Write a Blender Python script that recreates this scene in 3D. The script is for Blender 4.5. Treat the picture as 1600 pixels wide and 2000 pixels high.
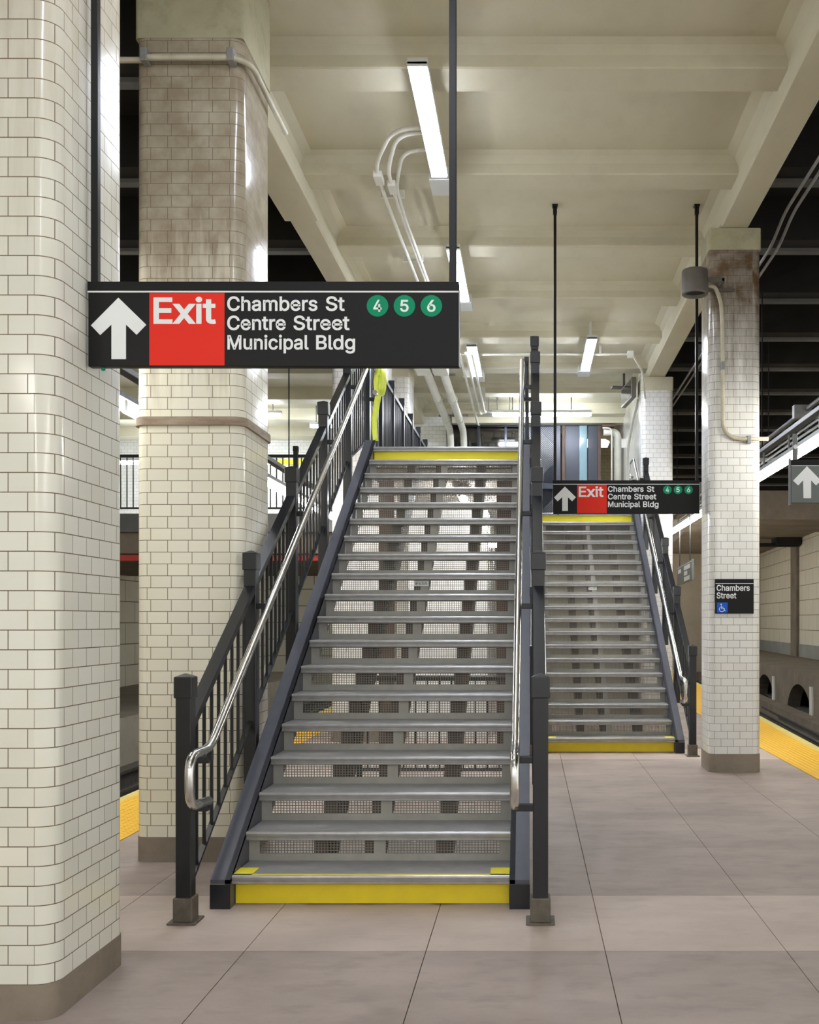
import bpy, bmesh, math, random
from mathutils import Vector, Matrix
random.seed(7)
for o in list(bpy.data.objects): bpy.data.objects.remove(o, do_unlink=True)
SC = bpy.context.scene
COL = SC.collection
PI = math.pi

# ------------------------------------------------------------------ camera, world, exposure
EYE = 1.565
cam_data = bpy.data.cameras.new('camera')
cam_data.sensor_fit = 'AUTO'; cam_data.sensor_width = 36.0
cam_data.lens = 36.0 * 1980 / 2000
cam_data.shift_x = (800 - 1034) / 2000
cam_data.shift_y = (1213 - 1000) / 2000
cam_data.clip_end = 200
cam = bpy.data.objects.new('camera', cam_data); COL.objects.link(cam)
cam.location = (0, 0, EYE); cam.rotation_euler = (PI/2, 0, 0)
SC.camera = cam
W = bpy.data.worlds.new('station_world'); SC.world = W; W.use_nodes = True
bg = W.node_tree.nodes['Background']; bg.inputs[0].default_value = (0.80, 0.80, 0.78, 1); bg.inputs[1].default_value = 0.45
SC.view_settings.view_transform = 'Standard'; SC.view_settings.look = 'None'
SC.view_settings.gamma = 1; SC.view_settings.use_curve_mapping = False
SC.view_settings.exposure = 1.88
LED = 18.0          # strength of the ceiling LED lenses
TUBE = 17.0         # strength of the platform edge tubes
BENEATH = 40.0      # strength of the battens below the mezzanine
HALL = 26.0          # strength of mezzanine battens

# ------------------------------------------------------------------ materials
MATS = {}
def nodes_of(name):
    m = bpy.data.materials.new(name); m.use_nodes = True
    nt = m.node_tree
    return m, nt, nt.nodes['Principled BSDF']
def N(nt, t, **kw):
    n = nt.nodes.new(t)
    for k, v in kw.items(): setattr(n, k, v)
    return n
def setin(n, **kw):
    for k, v in kw.items(): n.inputs[k.replace('_', ' ')].default_value = v
def rgba(c): return (c[0], c[1], c[2], 1)
def mixcol(nt, fac, a, b, blend='MIX'):
    n = N(nt, 'ShaderNodeMix', data_type='RGBA', blend_type=blend)
    for sock, v in ((0, fac), (6, a), (7, b)):
        if hasattr(v, 'is_output'): nt.links.new(v, n.inputs[sock])
        else: n.inputs[sock].default_value = v if sock == 0 else rgba(v)
    return n.outputs[2]
def math_n(nt, op, a, b=None, clamp=False):
    n = N(nt, 'ShaderNodeMath', operation=op); n.use_clamp = clamp
    for i, v in enumerate((a, b)):
        if v is None: continue
        if hasattr(v, 'is_output'): nt.links.new(v, n.inputs[i])
        else: n.inputs[i].default_value = v
    return n.outputs[0]
def noise(nt, vec, scale, detail=4, rough=.55, mapping=None):
    if mapping:
        mp = N(nt, 'ShaderNodeMapping'); mp.inputs['Scale'].default_value = mapping
        nt.links.new(vec, mp.inputs[0]); vec = mp.outputs[0]
    n = N(nt, 'ShaderNodeTexNoise'); setin(n, Scale=scale, Detail=detail, Roughness=rough)
    nt.links.new(vec, n.inputs['Vector'])
    return n.outputs['Fac']
def ramp(nt, fac, p0, p1):
    n = N(nt, 'ShaderNodeMapRange'); n.clamp = True
    n.inputs[1].default_value = p0; n.inputs[2].default_value = p1
    nt.links.new(fac, n.inputs[0]); return n.outputs[0]
def bump(nt, bsdf, h, strength=.3, dist=.01):
    b = N(nt, 'ShaderNodeBump'); b.inputs['Strength'].default_value = strength; b.inputs['Distance'].default_value = dist
    nt.links.new(h, b.inputs['Height']); nt.links.new(b.outputs[0], bsdf.inputs['Normal'])

def mat(name, color, rough=.5, metal=0.0, vary=.12, scale=6.0, spec=.5, bumpy=0.0, coat=0.0):
    """paint, metal, plastic: a colour with slight wear"""
    if name in MATS: return MATS[name]
    m, nt, b = nodes_of(name)
    tc = N(nt, 'ShaderNodeTexCoord')
    f = noise(nt, tc.outputs['Object'], scale)
    dark = [c * (1 - vary * 1.6) for c in color]; lite = [min(1, c * (1 + vary)) for c in color]
    nt.links.new(mixcol(nt, f, dark, lite), b.inputs['Base Color'])
    setin(b, Roughness=rough, Metallic=metal)
    b.inputs['Specular IOR Level'].default_value = spec
    if coat: b.inputs['Coat Weight'].default_value = coat; b.inputs['Coat Roughness'].default_value = .12
    if bumpy: bump(nt, b, noise(nt, tc.outputs['Object'], scale * 12), bumpy, .004)
    MATS[name] = m; return m
def emis(name, color, strength):
    m, nt, b = nodes_of(name)
    setin(b, Roughness=.4); b.inputs['Base Color'].default_value = (.9, .9, .9, 1)
    b.inputs['Emission Color'].default_value = rgba(color); b.inputs['Emission Strength'].default_value = strength
    MATS[name] = m; return m

def tile(name, base, grout, bw, rh, rough=.16, grime=None, top=None, bottom=None, offset=.5, mortar=.0022, warm=None):
    """glazed tile in running bond laid over a UV map in metres; grime = brown dirt that clings to the highest courses in streaks"""
    m, nt, b = nodes_of(name)
    uv = N(nt, 'ShaderNodeUVMap')
    br = N(nt, 'ShaderNodeTexBrick'); br.offset = offset
    nt.links.new(uv.outputs[0], br.inputs['Vector'])
    setin(br, Scale=1.0, Mortar_Size=mortar, Mortar_Smooth=.25, Brick_Width=bw, Row_Height=rh, Bias=0.0)
    br.inputs['Color1'].default_value = rgba(base); br.inputs['Color2'].default_value = rgba([c * .93 for c in base])
    br.inputs['Mortar'].default_value = rgba(grout)
    col = br.outputs['Color']
    f = noise(nt, uv.outputs[0], 2.2, 5, .6)
    col = mixcol(nt, math_n(nt, 'MULTIPLY', ramp(nt, f, .45, .8), .35), col, [base[0]*.86, base[1]*.82, base[2]*.70])
    if grime:
        sx = N(nt, 'ShaderNodeSeparateXYZ'); nt.links.new(uv.outputs[0], sx.inputs[0])
        st = noise(nt, uv.outputs[0], 1.0, 5, .6, (14, 1.2, 1))
        bl = noise(nt, uv.outputs[0], 5.0, 4, .6)
        h = math_n(nt, 'ADD', sx.outputs['Y'], math_n(nt, 'MULTIPLY', math_n(nt, 'SUBTRACT', st, .5), 1.6))
        g = math_n(nt, 'MULTIPLY', ramp(nt, h, bottom, top), math_n(nt, 'ADD', math_n(nt, 'MULTIPLY', bl, .8), .50), True)
        col = mixcol(nt, g, col, grime)
    col = mixcol(nt, br.outputs['Fac'], col, (.52, .46, .38), 'MULTIPLY')
    nt.links.new(col, b.inputs['Base Color'])
    setin(b, Roughness=rough)
    rr = N(nt, 'ShaderNodeMapRange'); rr.inputs[3].default_value = rough; rr.inputs[4].default_value = .7
    nt.links.new(br.outputs['Fac'], rr.inputs[0]); nt.links.new(rr.outputs[0], b.inputs['Roughness'])
    wav = noise(nt, uv.outputs[0], 9.0, 2)
    hh = math_n(nt, 'ADD', math_n(nt, 'MULTIPLY', br.outputs['Fac'], -1.0), math_n(nt, 'MULTIPLY', wav, .35))
    bump(nt, b, hh, .35, .004)
    MATS[name] = m; return m

def concrete(name, a, c, rough=.75, scale=1.2, stretch=(1, 1, 1), spots=.25, bumpy=.15):
    m, nt, b = nodes_of(name)
    tc = N(nt, 'ShaderNodeTexCoord')
    f1 = noise(nt, tc.outputs['Object'], scale, 6, .6, stretch)
    f2 = noise(nt, tc.outputs['Object'], scale * 5, 5, .65, (stretch[0], stretch[1], stretch[2]))
    f3 = noise(nt, tc.outputs['Object'], 90, 2)
    col = mixcol(nt, ramp(nt, f1, .3, .7), a, c)
    col = mixcol(nt, math_n(nt, 'MULTIPLY', ramp(nt, f2, .5, .75), spots), col, [v * .6 for v in a])
    col = mixcol(nt, math_n(nt, 'MULTIPLY', f3, .18), col, [v * .7 for v in a])
    nt.links.new(col, b.inputs['Base Color']); setin(b, Roughness=rough)
    b.inputs['Specular IOR Level'].default_value = .35
    bump(nt, b, f3, bumpy, .003)
    MATS[name] = m; return m

tile('near_tile', (.80, .795, .695), (.30, .25, .19), .128, .0772, offset=.4, grime=(.34, .26, .16), bottom=3.0, top=5.0)
tile('pillar_tile', (.83, .80, .655), (.34, .27, .18), .134, .0772, offset=.18, grime=(.285, .235, .165), bottom=2.9, top=3.9)
tile('far_tile', (.86, .86, .84), (.66, .64, .60), .118, .0772, grime=(.35, .30, .22), bottom=5.0, top=6.5)
tile('right_tile', (.80, .80, .76), (.36, .34, .30), .13, .0785, grime=(.125, .080, .042), bottom=3.5, top=4.85)
tile('wall_tile', (.84, .82, .70), (.40, .37, .29), 1.25, .54, rough=.2, mortar=.014, grime=(.30, .27, .2), bottom=3.0, top=6.0)
tile('small_wall_tile', (.86, .86, .83), (.66, .65, .62), .15, .0785, rough=.15)
concrete('base_concrete', (.20, .165, .125), (.31, .26, .20), .8, 2.2)
concrete('head_concrete', (.33, .31, .20), (.46, .43, .29), .7, 1.6, spots=.5)
concrete('ceiling_paint', (.53, .495, .365), (.61, .575, .44), .6, .9, (1, .5, 1), .18, .05)
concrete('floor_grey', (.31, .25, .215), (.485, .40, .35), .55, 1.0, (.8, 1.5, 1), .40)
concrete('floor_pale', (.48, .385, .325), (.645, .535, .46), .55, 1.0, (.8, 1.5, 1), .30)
concrete('pale_floor', (.50, .48, .45), (.60, .58, .54), .5)
concrete('far_wall', (.46, .41, .33), (.58, .52, .43), .7, .6)
concrete('dado_grey', (.25, .26, .24), (.34, .35, .33), .6, 1.2)
concrete('joint_dark', (.10, .085, .07), (.13, .11, .09), .9)
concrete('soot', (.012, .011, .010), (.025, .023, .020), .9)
concrete('soot_steel', (.10, .10, .10), (.16, .16, .155), .7)
concrete('track_bed', (.045, .04, .034), (.09, .08, .068), .9, 3.0)
concrete('brown_concrete', (.16, .135, .105), (.25, .21, .165), .85, 1.5)
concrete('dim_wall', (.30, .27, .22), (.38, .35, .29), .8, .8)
mat('rail_paint', (.011, .012, .015), .32, 0, .25, 9, .6)
mat('stringer_sheen_paint', (.080, .083, .103), .38, 0, .2, 7, .6)  # dark rail paint lightened; the caps' bluish LED sheen is in the colour
mat('rust_steel', (.12, .075, .055), .6, 0, .3, 8)
mat('stainless', (.72, .72, .70), .22, 1.0, .08, 20)
mat('shoe_metal', (.16, .14, .11), .55, .5, .35, 15)
mat('riser_paint', (.36, .35, .31), .5, .2, .18, 10)
mat('mesh_wire', (.22, .215, .185), .5, .3, .15, 10)
mat('tread_metal', (.36, .355, .345), .42, .35, .22, 12, .5, .15)
mat('nosing_metal', (.42, .415, .405), .33, .55, .2, 14, .5)
mat('yellow_paint', (.80, .62, .012), .45, 0, .1, 8)
mat('yellow_bright', (.90, .78, .03), .5, 0, .06, 8)
mat('tape_yellow', (.72, .80, .10), .4, 0, .1, 20)
mat('sign_black', (.008, .0075, .008), .45, 0, .08, 30, .22)
mat('sign_edge', (.35, .35, .36), .4, .3, .1)
mat('sign_white', (.83, .86, .86), .45, 0, .02)
mat('sign_red', (.80, .030, .015), .5, 0, .04, 6, .2)
mat('sign_green', (.0, .27, .13), .5, 0, .04, 6, .2)
mat('sign_blue', (.012, .11, .60), .5, 0, .04, 6, .2)
mat('sign_grey', (.14, .16, .155), .5, 0, .08)
mat('pole_paint', (.008, .007, .007), .32, 0, .2, 8, .3)
mat('fixture_white', (.62, .64, .64), .45, 0, .05)
mat('conduit_white', (.70, .69, .62), .5, 0, .12, 9)
mat('conduit_cream', (.52, .48, .36), .5, 0, .25, 9)
mat('conduit_grey', (.30, .30, .30), .45, .4, .25, 9)
mat('lamp_grey', (.125, .112, .094), .5, .2, .25, 9)
mat('dark_hole', (.008, .008, .008), .9)
mat('trunking', (.17, .175, .18), .4, .5, .25, 6)
mat('rail_steel', (.25, .24, .23), .4, .8, .3, 6)
mat('dark_glass', (.016, .013, .010), .06, 0, .1, 4, .9)
mat('dark_steel', (.06, .065, .085), .25, .6, .2, 3)
mat('panel_steel', (.07, .075, .095), .38, .4, .12, 3)
mat('glass_edge', (.28, .42, .50), .1, .1, .1, 4, .8)
mat('pale_kerb', (.80, .66, .22), .5, 0, .12, 5)
concrete('band_wood', (.22,.15,.10), (.45,.38,.28), .6, 3.0, (1,1,6))
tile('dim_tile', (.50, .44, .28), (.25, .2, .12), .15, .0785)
mat('pale_plate', (.75, .76, .72), .4, 0, .05)
mat('red_paint', (.45, .04, .03), .5, 0, .2)
emis('led_lens', (.80, .86, 1.0), LED)
emis('tube_glow', (1.0, .97, .90), TUBE)
emis('beneath_glow', (.95, .97, 1.0), BENEATH)
emis('hall_glow', (.86, .92, 1.0), HALL)
# tactile strip: truncated domes in a square grid
m, nt, b = nodes_of('tactile_yellow')
tc = N(nt, 'ShaderNodeTexCoord')
vo = N(nt, 'ShaderNodeTexVoronoi'); setin(vo, Scale=17.0, Randomness=0.0); nt.links.new(tc.outputs['Object'], vo.inputs['Vector'])
dome = ramp(nt, vo.outputs['Distance'], .42, .25)
nt.links.new(mixcol(nt, noise(nt, tc.outputs['Object'], 4), (.86, .47, .015), (.95, .56, .03)), b.inputs['Base Color'])
setin(b, Roughness=.5); bump(nt, b, dome, .8, .005); MATS['tactile_yellow'] = m

# ------------------------------------------------------------------ mesh helpers
class MB:
    """collects shapes for ONE mesh object"""
    def __init__(s): s.bm = bmesh.new(); s.uv = None
    def _faces(s, vs, quads):
        out = []
        for q in quads:
            try: out.append(s.bm.faces.new([vs[i] for i in q]))
            except ValueError: pass
        return out
    def hull(s, pts8):
        v = [s.bm.verts.new(p) for p in pts8]
        s._faces(v, ((0,3,2,1),(4,5,6,7),(0,1,5,4),(1,2,6,5),(2,3,7,6),(3,0,4,7)))
        return s
    def box(s, x0, x1, y0, y1, z0, z1):
        return s.hull([(x0,y0,z0),(x1,y0,z0),(x1,y1,z0),(x0,y1,z0),(x0,y0,z1),(x1,y0,z1),(x1,y1,z1),(x0,y1,z1)])
    def bbox(s, x0, x1, y0, y1, z0, z1, b=.004):
        """box with chamfered edges"""
        t = bmesh.new()
        r = bmesh.ops.create_cube(t, size=1)
        for v in t.verts:
            v.co = Vector((x0 + (v.co.x+.5)*(x1-x0), y0 + (v.co.y+.5)*(y1-y0), z0 + (v.co.z+.5)*(z1-z0)))
        bmesh.ops.bevel(t, geom=list(t.edges), offset=b, segments=2, affect='EDGES', profile=.5)
        me = bpy.data.meshes.new('t'); t.to_mesh(me); t.free(); s.bm.from_mesh(me); bpy.data.meshes.remove(me)
        return s
    def beam(s, p, q, w, h, up=(0,0,1)):
        """straight bar from p to q, w wide sideways, h along up"""
        p, q = Vector(p), Vector(q); d = (q-p).normalized(); up = Vector(up)
        sd = d.cross(up)
        if sd.length < 1e-4: sd = d.cross(Vector((0,1,0)))
        sd.normalize(); u = sd.cross(d).normalized()
        c = []
        for e in (p, q):
            for a, b in ((-1,-1),(1,-1),(1,1),(-1,1)): c.append(e + sd*a*w/2 + u*b*h/2)
        return s.hull(c)
    def bar_v(s, p, q, w, h):
        """sloped bar in a YZ plane whose ends are cut upright"""
        (x, y0, z0), (_, y1, z1) = p, q
        return s.hull([(x-w/2,y0,z0-h/2),(x+w/2,y0,z0-h/2),(x+w/2,y1,z1-h/2),(x-w/2,y1,z1-h/2),
                       (x-w/2,y0,z0+h/2),(x+w/2,y0,z0+h/2),(x+w/2,y1,z1+h/2),(x-w/2,y1,z1+h/2)])
    def prism_x(s, poly_yz, x0, x1):
        a = [s.bm.verts.new((x0, y, z)) for y, z in poly_yz]; b = [s.bm.verts.new((x1, y, z)) for y, z in poly_yz]
        n = len(a)
        s.bm.faces.new(a[::-1]); s.bm.faces.new(b)
        for i in range(n): s.bm.faces.new((a[i], a[(i+1)%n], b[(i+1)%n], b[i]))
        return s
    def prism_y(s, poly_xz, y0, y1):
        a = [s.bm.verts.new((x, y0, z)) for x, z in poly_xz]; b = [s.bm.verts.new((x, y1, z)) for x, z in poly_xz]
        n = len(a)
        s.bm.faces.new(a); s.bm.faces.new(b[::-1])
        for i in range(n): s.bm.faces.new((a[(i+1)%n], a[i], b[i], b[(i+1)%n]))
        return s
    def prism_z(s, poly_xy, z0, z1):
        a = [s.bm.verts.new((x, y, z0)) for x, y in poly_xy]; b = [s.bm.verts.new((x, y, z1)) for x, y in poly_xy]
        n = len(a)
        s.bm.faces.new(a[::-1]); s.bm.faces.new(b)
        for i in range(n): s.bm.faces.new((a[i], a[(i+1)%n], b[(i+1)%n], b[i]))
        return s
    def tube(s, pts, r, n=12, smooth=True):
        P = [Vector(p) for p in pts]; rings = []
        d0 = (P[1]-P[0]).normalized()
        ref = Vector((0,0,1)) if abs(d0.z) < .9 else Vector((1,0,0))
        nrm = (ref - d0*ref.dot(d0)).normalized()
        for i, p in enumerate(P):
            d = (P[min(i+1,len(P)-1)] - P[max(i-1,0)]).normalized()
            nrm = (nrm - d*nrm.dot(d)).normalized(); bn = d.cross(nrm)
            k = 1.0
            if 0 < i < len(P)-1:
                a = (P[i]-P[i-1]).normalized(); c = (P[i+1]-P[i]).normalized()
                k = 1/max(.5, math.cos(a.angle(c)/2))
            rings.append([s.bm.verts.new(p + (nrm*math.cos(t) + bn*math.sin(t))*r*(k if False else 1)) for t in [2*PI*j/n for j in range(n)]])
        for a, b in zip(rings, rings[1:]):
            for j in range(n):
                f = s.bm.faces.new((a[j], a[(j+1)%n], b[(j+1)%n], b[j])); f.smooth = smooth
        s.bm.faces.new(rings[0][::-1]); s.bm.faces.new(rings[-1])
        return s
    def lathe(s, c, prof, n=32, smooth=True):
        """rings of (radius, z) about a vertical axis at c"""
        rings = [[s.bm.verts.new((c[0]+r*math.cos(2*PI*j/n), c[1]+r*math.sin(2*PI*j/n), c[2]+z)) for j in range(n)] for r, z in prof]
        for a, b in zip(rings, rings[1:]):
            for j in range(n):
                f = s.bm.faces.new((a[j], a[(j+1)%n], b[(j+1)%n], b[j])); f.smooth = smooth
        s.bm.faces.new(rings[0][::-1]); s.bm.faces.new(rings[-1])
        return s
    def disc_y(s, cx, cz, r, y0, y1, n=40):
        return s.prism_y([(cx + r*math.cos(2*PI*j/n), cz + r*math.sin(2*PI*j/n)) for j in range(n)], y0, y1)
    def build(s, name, material, parent=None, loc=None):
        me = bpy.data.meshes.new(name)
        bmesh.ops.recalc_face_normals(s.bm, faces=s.bm.faces)
        s.bm.to_mesh(me); s.bm.free()
        me.materials.append(MATS[material])
        o = bpy.data.objects.new(name, me); COL.objects.link(o)
        if parent: o.parent = parent
        if loc: o.location = loc
        return o
def fillet(pts, r, n=6):
    """round the corners of a polyline"""
    P = [Vector(p) for p in pts]; out = [P[0]]
    for a, b, c in zip(P, P[1:], P[2:]):
        d1 = (a-b); d2 = (c-b); rr = min(r, d1.length*.49, d2.length*.49)
        p0 = b + d1.normalized()*rr; p1 = b + d2.normalized()*rr
        for i in range(n+1):
            t = i/n; out.append(p0*(1-t)**2 + b*2*t*(1-t) + p1*t*t)
    out.append(P[-1]); return out
def tag(o, label=None, cat=None, group=None, kind=None):
    if label: o['label'] = label
    if cat: o['category'] = cat
    if group: o['group'] = group
    if kind: o['kind'] = kind
    return o
def thing(name, label, cat, loc=(0,0,0), group=None, rz=0):
    o = bpy.data.objects.new(name, None); COL.objects.link(o); o.empty_display_size = .1
    o.location = loc; o.rotation_euler = (0, 0, rz)
    return tag(o, label, cat, group)
def struct(name, mb, material, label=None):
    o = mb.build(name, material); o['kind'] = 'structure'
    if label: o['label'] = label
    return o
def copy_tree(o, parent=None):
    c = o.copy(); COL.objects.link(c)
    if parent: c.parent = parent
    for ch in list(o.children): copy_tree(ch, c)
    return c
def clad_wall(name, p, q, z0, z1, material, thick=.15, u0=0.0, parent=None):
    """upright slab from p to q (plan), UV in metres"""
    (xa, ya), (xb, yb) = p, q
    L = math.hypot(xb-xa, yb-ya); nx, ny = (yb-ya)/L*thick, -(xb-xa)/L*thick
    bm = bmesh.new(); uvl = bm.loops.layers.uv.new('UVMap')
    base = [(xa,ya),(xb,yb),(xb-nx,yb-ny),(xa-nx,ya-ny)]
    us = [0, L, L+thick, 2*L+thick, 2*L+2*thick]
    for i in range(4):
        a, b = base[i], base[(i+1)%4]
        v = [bm.verts.new((a[0],a[1],z0)), bm.verts.new((b[0],b[1],z0)), bm.verts.new((b[0],b[1],z1)), bm.verts.new((a[0],a[1],z1))]
        f = bm.faces.new(v)
        for lp, uv in zip(f.loops, ((us[i]+u0,0),(us[i+1]+u0,0),(us[i+1]+u0,z1-z0),(us[i]+u0,z1-z0))): lp[uvl].uv = uv
    for z in (z0, z1):
        f = bm.faces.new([bm.verts.new((x,y,z)) for x, y in base])
        for lp in f.loops: lp[uvl].uv = (.05, .03)
    bmesh.ops.remove_doubles(bm, verts=bm.verts, dist=1e-5); bmesh.ops.recalc_face_normals(bm, faces=bm.faces)
    me = bpy.data.meshes.new(name); bm.to_mesh(me); bm.free(); me.materials.append(MATS[material])
    o = bpy.data.objects.new(name, me); COL.objects.link(o)
    if parent: o.parent = parent
    return o
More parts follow.
